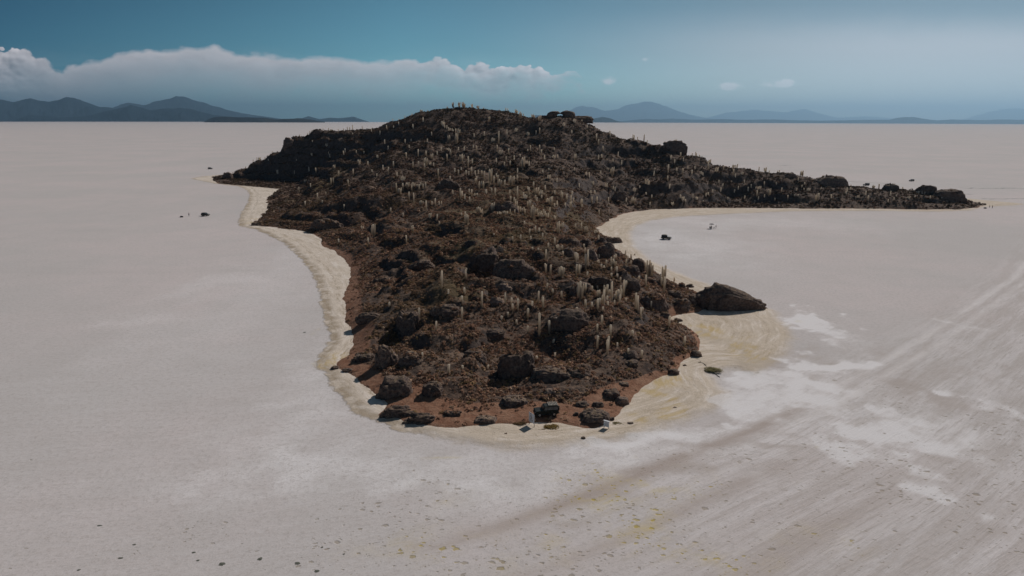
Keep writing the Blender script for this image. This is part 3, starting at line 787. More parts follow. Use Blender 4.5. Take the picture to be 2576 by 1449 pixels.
# (crop, centre x, base y, width, height, depth ratio, boxiness, roughness, label)
CR = {'A': (1100, 1300, 2.8622), 'B': (1900, 1300, 2.8622), 'C': (1200, 800, 2.8975), 'D': (1900, 800, 2.8975), 'R': (2600, 500, 2.1467), 'L': (800, 350, 2.576), 'M': (1700, 350, 2.576), 'E': (1500, 1150, 4.14)}
def cpx(c, x, y):
    ox, oy, z = CR[c]
    return (ox + x / z) * 0.65133, (oy + y / z) * 0.65133
def cs(c, s):
    return s / CR[c][2] * 0.65133
BOULDERS = [
 ('A', 1240, 690, 370, 270, 0.8, .7, .20, "big grey boulder with a notched top at the left foot of the point"),
 ('A', 1125, 340, 210, 290, 0.9, .75, .24, "upright brown rock pillar left of the dark cave, above the red shore soil"),
 ('A', 1640, 680, 230, 220, 0.9, .8, .18, "rounded shrubby boulder right of the big notched boulder"),
 ('A', 2095, 240, 260, 185, 0.9, .8, .18, "dome shaped boulder in the middle of the lower slope with a lit right flank"),
 ('A', 880, 290, 240, 130, 0.8, .7, .25, "low dark rock on the left edge of the point beside the rock pillar"),
 ('A', 560, 370, 90, 60, 0.8, .8, .2, "small dark rock where the yellow salt spit meets the red soil"),
 ('A', 700, 410, 110, 55, 0.8, .8, .2, "small dark rock on red soil just above the left shore edge"),
 ('A', 1235, 910, 380, 125, 0.45, .7, .3, "long low dark rock ledge at the left front edge of the red soil"),
 ('A', 1500, 975, 300, 110, 0.5, .7, .3, "ragged dark ledge right of the long low ledge, at the salt edge"),
 ('A', 1850, 890, 190, 75, 0.5, .7, .3, "thin dark rock ridge lying on the red soil"),
 ('A', 2215, 960, 230, 75, 0.6, .8, .2, "low pale grey rock hump on red soil left of the tall sign"),
 ('A', 1420, 330, 260, 190, 0.9, .8, .2, "brown rock shoulder between the cave and the rounded slope"),
 ('B', 265, 460, 430, 400, 0.7, .75, .16, "largest dark boulder in the middle of the lower slope"),
 ('B', 640, 500, 440, 215, 0.7, .75, .18, "wide dark boulder right of the largest one on the lower slope"),
 ('B', 960, 465, 280, 130, 0.8, .8, .18, "flat dark rock at the right end of the boulder row above the car"),
 ('B', 235, 790, 290, 155, 0.8, .8, .18, "isolated round boulder on red soil left of the parked off-roader"),
 ('B', 1320, 700, 175, 140, 0.9, .8, .18, "dark round boulder behind the small lit one near the right shore"),
 ('B', 1430, 745, 145, 110, 0.9, .8, .18, "small boulder with a pale lit top near the right shore"),
 ('B', 1130, 965, 310, 185, 0.75, .75, .2, "large boulder with a lit furrowed top beside the small sign"),
 ('B', 1005, 785, 150, 70, 0.8, .8, .2, "low dark rock behind and left of the furrowed boulder"),
 ('B', 1170, 780, 120, 75, 0.8, .8, .2, "shrubby rock directly behind the furrowed boulder"),
 ('B', 1305, 930, 80, 55, 0.8, .8, .2, "small dark stone right of the furrowed boulder"),
 ('B', 640, 640, 150, 60, 0.8, .8, .2, "pale topped low rock above the parked off-roader"),
 ('B', 2000, 440, 130, 105, 0.8, .8, .2, "dark rock on the right shore edge beneath the point's corner"),
 ('B', 2250, 240, 130, 100, 0.8, .8, .2, "dark rock on the easternmost corner of the point"),
 ('B', 1530, 250, 170, 110, 0.8, .8, .2, "brown rock on the slope below three tall cacti"),
 ('B', 1520, 325, 190, 75, 0.8, .8, .2, "flat dark rock on the slope above the lit small boulder"),
 ('B', 1445, 550, 130, 60, 0.8, .8, .2, "low dark rock at the right end of the shrubby slope above the red soil"),
 ('D', 60, 1100, 155, 135, 0.9, .9, .12, "smooth rounded boulder with a pale pink lit side"),
 ('D', 230, 800, 430, 250, 0.55, .65, .17, "broad rock face like a wall below the crest of the knoll"),
 ('D', 865, 1390, 470, 270, 0.7, .75, .16, "long dark boulder in the centre of the cactus slope"),
 ('D', 120, 945, 230, 90, 0.8, .8, .2, "brown rock behind the smooth pale boulder"),
 ('D', 850, 415, 230, 120, 0.9, .85, .14, "rounded grey boulder at the top left of the right hand rock cluster"),
 ('D', 858, 560, 140, 120, 0.9, .85, .14, "egg shaped boulder below the rounded grey one in the rock cluster"),
 ('D', 1040, 440, 150, 120, 0.9, .85, .15, "blocky boulder in the middle of the rock cluster beside the bay"),
 ('D', 1265, 560, 200, 195, 0.85, .8, .14, "tall domed boulder at the bay edge of the rock cluster"),
 ('D', 1120, 600, 130, 170, 0.9, .8, .16, "narrow boulder with a pale streaked face in the rock cluster"),
 ('D', 1400, 545, 75, 55, 0.8, .9, .12, "small pale boulder at the edge of the bay"),
 ('D', 1635, 720, 155, 185, 0.9, .75, .15, "upright block against the bay on the right ridge"),
 ('D', 1215, 900, 260, 190, 0.8, .75, .16, "big dark boulder in the upper part of the cactus slope"),
 ('D', 995, 930, 240, 130, 0.8, .6, .14, "flat topped block left of the big dark boulder"),
 ('D', 870, 955, 135, 90, 0.8, .85, .14, "small round boulder beneath the flat topped block"),
 ('D', 1530, 740, 230, 110, 0.8, .8, .18, "dark rock left of the upright block on the right ridge"),
 ('D', 1565, 930, 175, 165, 0.85, .8, .15, "rounded dark boulder among the cacti on the right slope"),
 ('D', 1800, 1135, 330, 230, 0.8, .75, .15, "very large dark boulder on the right slope above the red saddle"),
 ('D', 2110, 1150, 225, 150, 0.8, .85, .15, "oval dark boulder on the red saddle beside the great outlying rock"),
 ('D', 1930, 1245, 110, 85, 0.9, .85, .15, "round dark boulder at the left of the red saddle"),
 ('D', 2090, 1295, 95, 65, 0.8, .8, .2, "small dark stone at the salt edge below the red saddle"),
 ('D', 2212, 910, 95, 62, 0.8, .85, .15, "dark stone on the cream shore behind the oval boulder"),
 ('D', 2125, 905, 80, 60, 0.8, .85, .15, "dark stone just left of the one on the cream shore"),
 ('D', 2040, 1010, 170, 90, 0.8, .8, .2, "low brown rock behind the oval boulder"),
 ('D', 2230, 1075, 200, 110, 0.6, .8, .2, "low shrubby rock against the left end of the great outlying rock"),
 ('D', 1330, 395, 190, 70, 0.5, .7, .25, "dark rocky tongue reaching into the bay"),
 ('D', 1000, 700, 200, 90, 0.8, .8, .2, "brown rock half buried beneath the narrow streaked boulder"),
 ('D', 1760, 850, 150, 50, 0.8, .8, .2, "low dark rock under the slope edge near the armed cactus"),
 ('C', 1110, 1440, 300, 330, 0.8, .75, .26, "tall rock wall whose shaded side forms the dark cave"),
 ('C', 1930, 700, 330, 300, 0.9, .72, .26, "steep dark crag at the left end of the knoll's rock face"),
 ('C', 1250, 700, 240, 110, 0.7, .7, .2, "dark overhang on the left flank of the knoll"),
 ('C', 800, 850, 220, 100, 0.7, .75, .2, "dark rock on the left slope above a bare pink patch"),
 ('C', 1550, 1210, 260, 130, 0.7, .75, .2, "dark shrubby outcrop between the two solitary cacti"),
 ('C', 660, 1290, 260, 130, 0.6, .75, .2, "low outcrop left of the cave"),
 ('E', 900, 260, 450, 150, 0.6, .75, .2, "dark rounded outcrop behind the cave wall"),
 ('E', 1650, 680, 480, 170, 0.6, .75, .2, "long low dark outcrop above the dome shaped boulder"),
 ('R', 1300, 480, 290, 108, 0.5, .7, .10, "great domed rock on the ridge of the right cape"),
 ('R', 1798, 510, 115, 66, 0.8, .6, .10, "block shaped rock on the crest between the dome and the cape's last rocks"),
 ('R', 2085, 540, 150, 80, 0.7, .7, .14, "rounded rock at the left end of the cape's last crest"),
 ('R', 2280, 590, 280, 95, 0.5, .7, .12, "long sloping rock at the very end of the right cape"),
 ('R', 1992, 525, 36, 22, 0.8, .7, .14, "little square stone on the crest left of the cape's last rocks"),
 ('R', 55, 165, 110, 60, 0.6, .6, .12, "cliff block where the right ridge steps down"),
 ('R', 965, 400, 110, 40, 0.6, .8, .14, "low rock hump on the right ridge before the great dome"),
 ('M', 2330, 600, 240, 100, 0.5, .65, .14, "cliff topped rock band on the right skyline"),
 ('M', 640, 1190, 260, 110, 0.6, .8, .16, "dark rounded rock among the dense cactus stand"),
 ('M', 80, 980, 210, 110, 0.6, .8, .16, "dark rocky knob in the middle of the hillside"),
 ('M', 1780, 1090, 160, 90, 0.6, .8, .16, "dark rock above the shore of the right bay"),
 ('L', 1200, 1380, 300, 60, 0.6, .8, .2, "dark rock band at the foot of the left slope"),
 ('L', 205, 870, 100, 62, 0.7, .7, .12, "rock knob near the far left tip of the island"),
 ('L', 820, 560, 110, 90, 0.7, .7, .14, "rocky bluff on the left skyline"),
 ('L', 1110, 430, 120, 40, 0.7, .7, .14, "crag at the left end of the upper skyline"),
 ('L', 500, 1345, 120, 46, 0.6, .8, .2, "dark tip of the low rocky spit in the left bay"),
]
def make_boulder(crop, x, y, w, h, dr, boxy, rough, label, seed):
    u, v = cpx(crop, x, y)
    X0, Y0, Z0 = hit(u, v)
    dep = math.hypot(Y0, CAM_H - Z0)
    W = cs(crop, w) / FPX * dep
    dpt = math.atan2(CAM_H - Z0, Y0)
    Dm = W * dr
    # visible height in the picture is the rock's height plus the part of its top seen from above
    Hm = max((cs(crop, h) / FPX * dep - Dm * 0.75 * math.sin(dpt)) / max(math.cos(dpt), .3), W * 0.28) * (0.84 if crop in 'ABCDE' else 1.0)
    X0 *= (Y0 + Dm * .45) / Y0; Y0 += Dm * 0.45
    Z0 = min(Z0, float(H(X0, Y0)) + 0.2)
    me = rock_mesh(W, Dm, Hm, seed, boxy, rough, 5 if W * FPX / dep > 40 else 4)
    pale = any(k in label for k in ('pale', 'pinkish'))
    o = link("boulder", me, None, M_PALE if pale else M_ROCK)
    o.location = (X0, Y0, Z0 - 0.10 * Hm)
    tag(o, label, "boulder", "boulders and outcrops on the island")
    return (X0, Y0, Z0, W, Dm, Hm)
BPOS = []
for i, b in enumerate(BOULDERS):
    BPOS.append(make_boulder(*b, seed=100 + i))

# the great outlying rock, high on the left and tapering to the right
x0, y0 = at_ground(1768, 786); x1, _ = at_ground(1943, 788); yc = y0 + 3.6
Wm = x1 - x0
def mono_shape(P):
    t = (P[:, 0] / Wm + 0.5)
    k = np.interp(t, [-0.1, 0.04, 0.18, 0.35, 0.6, 0.85, 1.1], [0.95, 1.06, 1.10, 1.02, 0.74, 0.46, 0.40])
    P = P.copy(); P[:, 2] *= k; P[:, 1] *= np.interp(t, [0, .5, 1], [1.0, 1.0, .7]); return P
me = rock_mesh(Wm, 8.5, 5.6, 77, 0.66, 0.17, 5, mono_shape)
mono = link("boulder", me, None, M_ROCK); mono.location = ((x0 + x1) / 2, yc + 1.0, 0.0)
tag(mono, "great wedge shaped dark rock standing apart on the salt, tallest at its left end", "boulder", "boulders and outcrops on the island")

# the natural arch on the skyline
def arch_mesh():
    n, m_ = 72, 20
    V = []
    for i in range(n):
        a = 2 * PI * i / n
        ci, si = math.cos(a), math.sin(a)
        hx, hz = 2.0 * ci, 0.85 * si                      # rim of the opening
        left = 0.5 - 0.5 * ci
        ro = 1.05 + 0.35 * math.sin(3 * a + 1) * 0.4 + (5.5 if si < 0 else 0) * abs(si) + abs(ci) * (6.5 * left + 8.0 * (1 - left))
        th = 1.9 + 1.2 * abs(ci)
        for j in range(m_):
            b_ = 2 * PI * j / m_
            rr = ro / 2 * (1 + math.cos(b_))
            V.append((hx + ci * rr, th * math.sin(b_), hz + si * rr * (0.55 if si > 0 else 1.0) + 0.0))
    V = np.array(V)
    nz = fbm(V[:, 0] * .6, V[:, 1] * .6 + 3, V[:, 2] * .6, octaves=3, seed=5)
    keepc = np.clip((np.hypot(V[:, 0] / 2.0, V[:, 2] / .85) - 1) * 0.8, 0, 1)
    V = V + (nz * keepc)[:, None] * np.array([0.5, 0.9, 0.6])
    F = []
    for i in range(n):
        for j in range(m_):
            F.append((i * m_ + j, i * m_ + (j + 1) % m_, ((i + 1) % n) * m_ + (j + 1) % m_, ((i + 1) % n) * m_ + j))
    return np_mesh("rock_arch", V, F, True)
ax, ay, az = at_depth(1408, 292.5, 512)
arch = link("rock_arch", arch_mesh(), None, M_ROCK)
arch.location = (ax, ay - 3.0, az + 0.7)
tag(arch, "rock outcrop on the skyline pierced by a small see-through natural arch", "rock arch")
# crag that carries on to the right of the arch
for (u, vt, w, hh, lab) in ((1464, 294, 58, 12, "rocky crag on the skyline just right of the natural arch"), (1366, 291, 30, 12, "rocky crag on the skyline just left of the natural arch"), ):
    X_, Y_, Z_ = at_depth(u, vt + hh, 514); W = w / FPX * Y_
    o = link("boulder", rock_mesh(W, W * .5, hh / FPX * Y_, int(u), .7, .15, 5), None, M_ROCK); o.location = (X_, Y_ + 1, Z_)
    tag(o, lab, "boulder", "boulders and outcrops on the island")

# small loose stones on the cream shore in front
for i, (u, v, s, lab) in enumerate([(1468, 1107, .55, "lone black stone on the cream salt below the small sign"), (1585, 1068, .75, "brown stone on the yellow shore right of the small sign"), (1567, 1072, .4, "tiny dark stone between the small sign and the brown stone"),
                                  (1697, 1031, .5, "small dark stone farther up the yellow right shore"), (1271, 1094, .5, "black stone on the cream shore left of the tall sign's shadow"), (1244, 1092, .35, "tiny black stone left of the black shore stone"),
                                  (1403, 961 + 65, .5, "dark stone on the red soil behind the off-roader"), (1449, 1046, .7, "flat pale stone at the left side of the furrowed boulder"), (1760, 915, .5, "dark stone on the pale salt at the right shore corner"),
                                  (1775, 921, .45, "small stone at the start of the dark crack in the salt"), (1722, 923, .6, "dark stone at the right shore edge above the yellow sand")]):
    X_, Y_, Z_ = hit(u, v)
    o = link("stone", rock_mesh(s * 1.3, s, s * .6, 300 + i, .8, .25, 4), None, M_ROCK); o.location = (X_, Y_, Z_)
    tag(o, lab, "stone", "loose stones along the shore")

# ------------------------------------------------------------------ cacti
def tube(path, rad, nr=12, ribs=0.12, seed=0, upright=False):
    """ribbed tube along a path of points with a rounded tip"""
    path = np.array(path, float); n = len(path); V = []
    for i in range(n):
        t = path[min(i + 1, n - 1)] - path[max(i - 1, 0)]; t = t / (np.linalg.norm(t) + 1e-9)
        if upright: t = np.array([0, 0, 1.0])
        a = np.array([1.0, 0, 0]) if abs(t[0]) < .8 else np.array([0, 1.0, 0])
        s = np.cross(t, a); s /= np.linalg.norm(s); q = np.cross(t, s)
        for j in range(nr):
            an = 2 * PI * j / nr
            r = rad[i] * (1 + (ribs if j % 2 else -ribs))
            V.append(path[i] + (s * math.cos(an) + q * math.sin(an)) * r)
    V.append(path[-1] + (path[-1] - path[-2]) * (0.1 if not upright else 0.3))
    F = []
    for i in range(n - 1):
        for j in range(nr):
            F.append((i * nr + j, i * nr + (j + 1) % nr, (i + 1) * nr + (j + 1) % nr, (i + 1) * nr + j))
    tip = len(V) - 1
    T = [((n - 1) * nr + j, (n - 1) * nr + (j + 1) % nr, tip, tip) for j in range(nr)]
    return np.array(V), F + T
def to_mesh(name, parts):
    Vs, Fs, off = [], [], 0
    for V, F in parts:
        Vs.append(V); Fs += [tuple(k + off for k in f) for f in F]; off += len(V)
    me = bpy.data.meshes.new(name)
    me.from_pydata([tuple(v) for v in np.concatenate(Vs)], [], [f[:3] if f[2] == f[3] else f for f in Fs])
    me.update(); me.materials.append(M_CACT)
    return me
def column(seed, r=0.5, lean=0.0):
    rs = random.Random(seed)
    bx, by = rs.uniform(-.35, .35), rs.uniform(-.35, .35)
    zs = [-.04, 0.02, .12, .25, .4, .55, .7, .84, .925, .965, .988, 1.0]
    rr = [.86, .88, .92, .96, 1.0, 1.0, 1.0, 1.0, .98, .9, .66, .24]
    ph = rs.uniform(0, 6)
    path = [(bx * lean * z + 0.05 * lean * math.sin(3 * z + ph), by * lean * z, z) for z in zs]
    return tube(path, [r * k * (1 + .06 * math.sin(7 * z + ph)) for k, z in zip(rr, zs)], upright=True)
def arm_tube(ang, z0, z1, out, r):
    c, s = math.cos(ang), math.sin(ang)
    pts = [(0, z0), (out * .5, z0 - .01), (out * .9, z0 + .02), (out * 1.05, z0 + .07), (out * 1.08, z0 + .15), (out * 1.1, (z0 + z1) / 2), (out * 1.1, z1 - .06), (out * 1.1, z1 - .02), (out * 1.1, z1)]
    return tube([(c * x, s * x, z) for x, z in pts], [r * k for k in (.7, .8, .9, 1, 1, 1, .95, .7, .25)], 10)
# meshes are 1 m tall and 1 m wide; each plant is scaled to its own height and girth
SINGLE = [to_mesh("cactus", [column(i, .5, .8)]) for i in range(6)]
ARMED_FAR = []
ARMSETS = [[(0.3, .42, .86, 1.5), (3.4, .50, .74, 1.4)], [(2.9, .38, .92, 1.5)], [(0.1, .55, 1.06, 1.4), (2.2, .46, .80, 1.5), (4.4, .60, .9, 1.4)], [(0.0, .3, .7, 1.6), (3.0, .35, 1.0, 1.5), (5.0, .5, .85, 1.3), (1.4, .45, .75, 1.4)]]
ARM_MESH = []
for k, st_ in enumerate(ARMSETS):
    arms = [arm_tube(a, z0, z1, o_, .40) for a, z0, z1, o_ in st_]
    ARMED_FAR.append(to_mesh("cactus", [column(40 + k, .5, .4)] + arms))
    ARM_MESH.append((to_mesh("cactus", [column(40 + k, .5, .4)]), [to_mesh("arm", [a_]) for a_ in arms]))

def P3(s):
    v = [int(q) for q in s.split()]
    return [tuple(v[i:i + 3]) for i in range(0, len(v), 3)]
CACTI = {
'D': "420 240 325 487 215 300 530 232 275 565 290 370 322 315 390 232 335 400 20 290 325 435 325 370 363 158 200 455 450 480 521 452 485 600 475 610 627 400 470 705 340 435 750 165 310 784 180 260 936 185 245 1001 172 270 1050 215 290 1163 255 300 1195 315 370 785 430 490 740 425 490 727 425 460 795 495 555 1040 450 530 1030 412 470 1072 475 680 1050 535 720 945 507 640 930 507 580 960 525 610 945 640 780 978 645 770 992 650 720 1065 722 790 603 640 745 595 640 690 652 645 765 775 660 780 793 685 740 1163 530 600 1200 530 575 1180 590 620 1195 590 630 1222 640 670 1275 600 665 1255 675 690 1338 555 610 1358 575 670 1370 540 600 1385 525 570 1490 480 580 1500 580 655 1520 545 620 1557 525 590 1550 598 655 1338 672 735 1395 680 760 1402 752 800 1338 735 800 1437 790 850 1470 815 1020 1483 830 960 1502 825 920 1440 882 990 1500 1020 1075 1410 920 1050 1425 985 1100 1370 980 1040 1340 835 1050 1290 862 990 1310 920 975 1252 920 1100 1235 980 1090 1205 1025 1095 1185 1025 1165 1178 930 1010 1203 930 1010 1122 890 950 1180 885 930 1043 880 985 985 840 1050 960 910 950 1047 1035 1130 1120 1065 1140 1370 1040 1105 1297 1060 1110 1240 1125 1185 1290 990 1040 1232 1215 1340 1328 1315 1455 1178 1315 1420 1605 960 1140 1632 1000 1170 1665 1120 1255 1685 1120 1180 1780 1055 1135 1980 1220 1350 1722 760 890 1645 770 835 1548 835 870 1763 600 780 1720 620 710 1882 752 850 1900 785 880 2040 785 840 1925 780 955 617 858 935 680 922 985 780 940 1040 520 937 1085 575 1003 1130 450 1050 1100 152 970 1100 217 1010 1110 290 1030 1165 230 1085 1170 400 1135 1250 530 1195 1450 640 1288 1430 402 1335 1420 178 1190 1245 105 1230 1265 273 1260 1320 805 1320 1345 720 1340 1370 945 1145 1210 1575 1380 1450 1597 517 545",
'C': "1468 710 910 1742 710 820 1723 905 985 1540 930 975 1695 1008 1085 1915 940 1120 878 1068 1130 1218 1138 1280 1403 1275 1390 1695 1120 1280 1147 205 280 1072 318 410 703 190 335 648 340 420 315 355 400 570 205 245 586 222 245 283 160 215 1035 72 125 1413 80 160 1332 75 130 1440 160 195 1728 50 130 1750 80 185 1690 65 100 1740 700 720 898 8 65",
'B': "678 38 85 1160 0 140 1290 0 155 1275 38 205 1500 165 225 1385 75 115 1655 152 240 697 180 225 498 218 270 2125 0 105",
'A': "1813 310 420 2245 310 355 1968 335 370 1523 205 270",
'L': "207 790 812 338 730 750 422 685 715 462 670 705 478 672 700 495 658 692 543 652 675 620 602 625 907 427 445 992 410 430 1013 412 430 1032 408 422 1149 362 382 1202 348 370 1350 348 370 1391 344 376 1414 350 378 1443 335 382 1848 268 292 1908 262 280 1968 238 262 2030 228 240 2040 220 238 2120 212 228 2133 204 224 2195 188 200 2392 146 162 2453 112 165 2507 118 165 2550 112 165 2340 305 350 2350 320 360 2365 345 375 2385 345 385 2400 365 405 2420 375 405 2450 388 418 2475 380 450 2500 380 430 2150 265 310 2235 415 450 2410 445 510 1635 375 420 1788 345 385 1855 350 380 1905 310 340 1768 488 530 2050 335 380 1970 485 530 2030 480 505 1985 615 685 2100 585 660 2180 600 660 2245 630 690 2290 600 640 2388 630 700 2420 590 660 2540 630 690 2175 665 745 2165 725 790 2105 705 770 2050 710 780 1855 705 770 1805 760 830 1750 740 790 1640 785 820 1690 825 860 1890 815 870 1948 850 900 1455 780 850 1310 800 860 1235 870 940 1260 870 940 1405 885 945 1510 695 745 1485 595 625 1375 580 625 1360 600 640 1222 630 665 1212 608 635 1187 530 560 1262 740 780 1085 770 830 1015 760 805 1045 620 650 1048 497 515 975 885 910 915 960 1020 1100 1020 1100 1030 925 965 1180 1005 1030 975 1100 1150 1145 1090 1115 1362 1130 1180 1655 1330 1400 1282 1302 1350 1535 1345 1370 1552 1355 1380 1825 1165 1210 1950 1225 1270 1885 920 1010 1950 920 1000 1990 920 980 2050 920 970 1915 970 1040 2010 1010 1090 2060 1020 1150 2130 1095 1150 2180 1095 1200 2235 1100 1150 2270 1070 1160 2310 1100 1140 2332 1098 1135 2420 850 910 2315 910 980 2175 910 970 2150 925 980 2110 930 990 2090 935 960 2125 915 950 2445 990 1030 2520 970 1060 2535 1000 1070 2300 780 870 2225 715 750 2255 715 760 2035 945 1000 870 795 830 890 685 700 610 680 700 705 790 830 770 895 915 2480 430 530 2425 590 650 2500 560 600 2330 560 600 2190 480 520 2010 540 570 1800 550 590 1700 640 670 1600 700 740 1560 600 630 1450 420 440 1300 400 420 1230 385 400 1540 370 400 1720 400 440",
'M': "73 148 165 325 130 170 376 138 172 435 150 170 588 190 200 652 188 218 672 195 222 758 210 255 798 212 280 828 260 285 925 262 300 990 250 305 1273 232 250 1410 268 285 1692 368 392 1925 425 465 1940 432 470 1973 455 488 2037 424 495 2070 460 492 2350 474 512 120 375 410 160 435 540 155 380 410 95 445 500 185 380 430 438 410 450 338 430 470 495 258 310 525 470 510 583 400 540 665 390 440 755 372 410 872 415 450 952 400 440 990 370 430 1230 320 355 1335 280 320 1465 345 380 1310 395 430 1555 430 500 1578 485 540 1620 550 605 1690 410 460 990 540 600 1005 585 650 900 545 620 870 580 610 568 545 610 600 590 640 680 575 640 735 645 690 795 630 660 655 655 710 562 670 720 695 700 760 640 710 750 280 655 770 320 680 730 365 550 620 330 540 570 240 560 600 220 640 720 200 640 700 70 635 690 100 600 650 85 570 600 1040 640 690 1130 640 680 1135 570 600 1170 635 670 1335 630 700 1350 630 690 1575 640 690 1608 635 670 1770 610 660 1720 680 710 1805 690 740 1710 765 850 1665 765 790 1595 800 830 1455 810 850 1485 810 860 1335 765 800 1020 790 830 1080 770 800 1080 840 880 820 670 790 850 700 740 885 700 750 770 770 820 770 840 910 700 850 950 735 850 940 640 890 970 590 880 960 575 840 900 535 850 950 560 820 860 495 790 930 490 780 830 440 800 900 415 795 850 380 790 830 350 800 850 310 760 830 285 800 850 255 790 850 180 790 850 145 770 820 210 760 800 100 850 900 365 850 930 355 870 930 390 900 980 410 900 960 430 900 970 205 970 1090 220 1000 1050 245 1030 1080 295 1060 1130 310 980 1050 290 980 1040 345 1020 1045 370 1020 1045 460 980 1030 450 990 1030 515 970 1030 545 970 1050 380 1155 1220 395 1165 1230 420 1175 1220 520 1120 1220 570 1205 1235 590 1205 1235 603 1208 1230 638 1195 1225 668 1198 1228 700 1180 1240 740 1180 1230 765 1100 1180 780 1150 1220 795 1155 1210 815 1170 1220 835 1160 1220 845 1180 1240 820 1220 1250 770 960 1110 750 1080 1130 735 1060 1130 690 990 1080 700 1050 1110 830 1010 1060 845 1030 1080 885 1090 1170 920 1140 1280 870 950 990 880 960 1030 930 910 980 955 965 1020 980 965 1030 1000 1000 1060 1010 1040 1080 945 1040 1100 960 1060 1110 1045 940 990 1070 1070 1120 1080 1070 1130 1100 1060 1150 1110 1060 1120 1135 1120 1160 1165 1095 1140 1140 990 1030 1200 1000 1070 1215 1010 1090 1245 1115 1160 1260 1030 1080 1300 1040 1140 1325 1070 1130 1310 1000 1040 1295 1110 1180 1305 1100 1160 1400 1075 1150 1415 1080 1140 1410 1130 1160 1510 1055 1120 1560 1055 1130 1498 990 1040 1540 990 1030 1385 930 970 1525 900 940 1160 870 910 965 1180 1240 990 1210 1270 1030 1180 1240 1045 1200 1260 1055 1220 1270 1015 1220 1260 1090 1160 1260 1075 1215 1260 1135 1240 1270 1145 1245 1275 1580 1185 1240 265 1230 1330 250 1205 1250 210 1215 1240 840 1300 1320 1675 1060 1110 1850 1065 1110 1918 1060 1130 2105 1035 1070 2050 1015 1040 2085 1110 1150 2280 935 980 1985 945 970 1930 970 1010 1740 960 1000 1720 950 990 1660 920 960 2265 735 830 2265 845 900 2135 770 800 2125 800 850 2295 640 690 2390 615 660 2510 1030 1070 2390 1035 1070 2410 1060 1100 2315 1110 1150 2060 880 930 135 112 165 190 118 165 235 112 165",
'R': "27 72 105 177 198 218 205 192 222 213 198 222 238 214 228 530 255 280 562 258 292 748 282 315 808 290 328 838 320 340 907 340 358 923 338 358 1015 362 375 1122 365 410 1103 380 408 1285 352 368 1308 358 370 1733 443 470 1855 462 500 2233 450 480 2263 475 500 2285 490 505 2376 492 530 1925 490 510 1982 485 505 1897 492 508 2413 560 590 62 195 240 85 235 265 290 260 340 335 255 290 360 315 355 415 300 345 490 300 345 500 330 380 550 305 330 515 370 400 155 335 370 120 305 335 230 350 375 245 358 382 10 250 285 30 315 350 80 325 370 180 305 330 570 355 380 378 418 440 483 425 440 590 420 450 410 450 475 755 435 480 855 440 460 645 462 490 683 475 495 713 470 500 620 485 520 538 475 505 327 498 525 393 485 520 270 525 560 290 520 545 506 505 530 163 538 570 190 560 585 58 545 575 72 560 585 103 580 600 200 562 585 248 588 605 453 560 580 593 550 580 695 505 560 705 560 590 790 500 560 755 540 565 788 520 540 843 570 595 675 588 610 897 485 530 950 545 590 1020 485 515 1090 435 460 1065 460 485 1035 400 430 1085 485 505 1005 542 560 1035 540 555 1120 485 510 1195 535 600 1310 540 580 1295 385 430 1270 420 440 1440 480 520 1470 480 510 1475 450 470 1430 515 540 1540 545 570 1595 510 545 1612 545 590 1695 515 530 1780 465 510 1800 510 550 1850 540 560 1828 565 590 1780 580 610 2030 510 540 2075 510 540 2000 545 570 2128 550 580 2225 560 575 1227 480 500 1513 443 455 1540 450 465 1510 560 575 1950 560 580",
}
SPECIAL = {('D', 985, 840): 0, ('D', 775, 660): 0, ('D', 1410, 920): 2, ('D', 1358, 575): 3, ('D', 1290, 862): 1, ('D', 750, 165): 1, ('D', 1763, 600): 3, ('M', 758, 210): 3, ('M', 798, 212): 0, ('R', 808, 290): 1, ('R', 1122, 365): 1,
           ('M', 235, 112): 3, ('M', 135, 112): 1, ('M', 2060, 880): 3, ('R', 1195, 535): 2, ('L', 1510, 695): 2, ('M', 325, 130): 1, ('M', 376, 138): 0, ('M', 925, 262): 3, ('M', 990, 250): 2, ('L', 1187, 530): 2, ('M', 1230, 320): 2, ('R', 790, 500): 2,
           ('R', 2030, 510): 2, ('R', 2075, 510): 3, ('L', 1262, 740): 2, ('L', 2340, 305): 2, ('M', 755, 372): 0, ('M', 872, 415): 0}
SKY_TOPS = {'L': lambda x, t, b: t < 0.000001}
items = []
for crop, s_ in CACTI.items():
    for (x, t, b) in P3(s_):
        u, v = cpx(crop, x, b); ut, vt = cpx(crop, x, t)
        items.append([crop, x, t, u, v, vt])
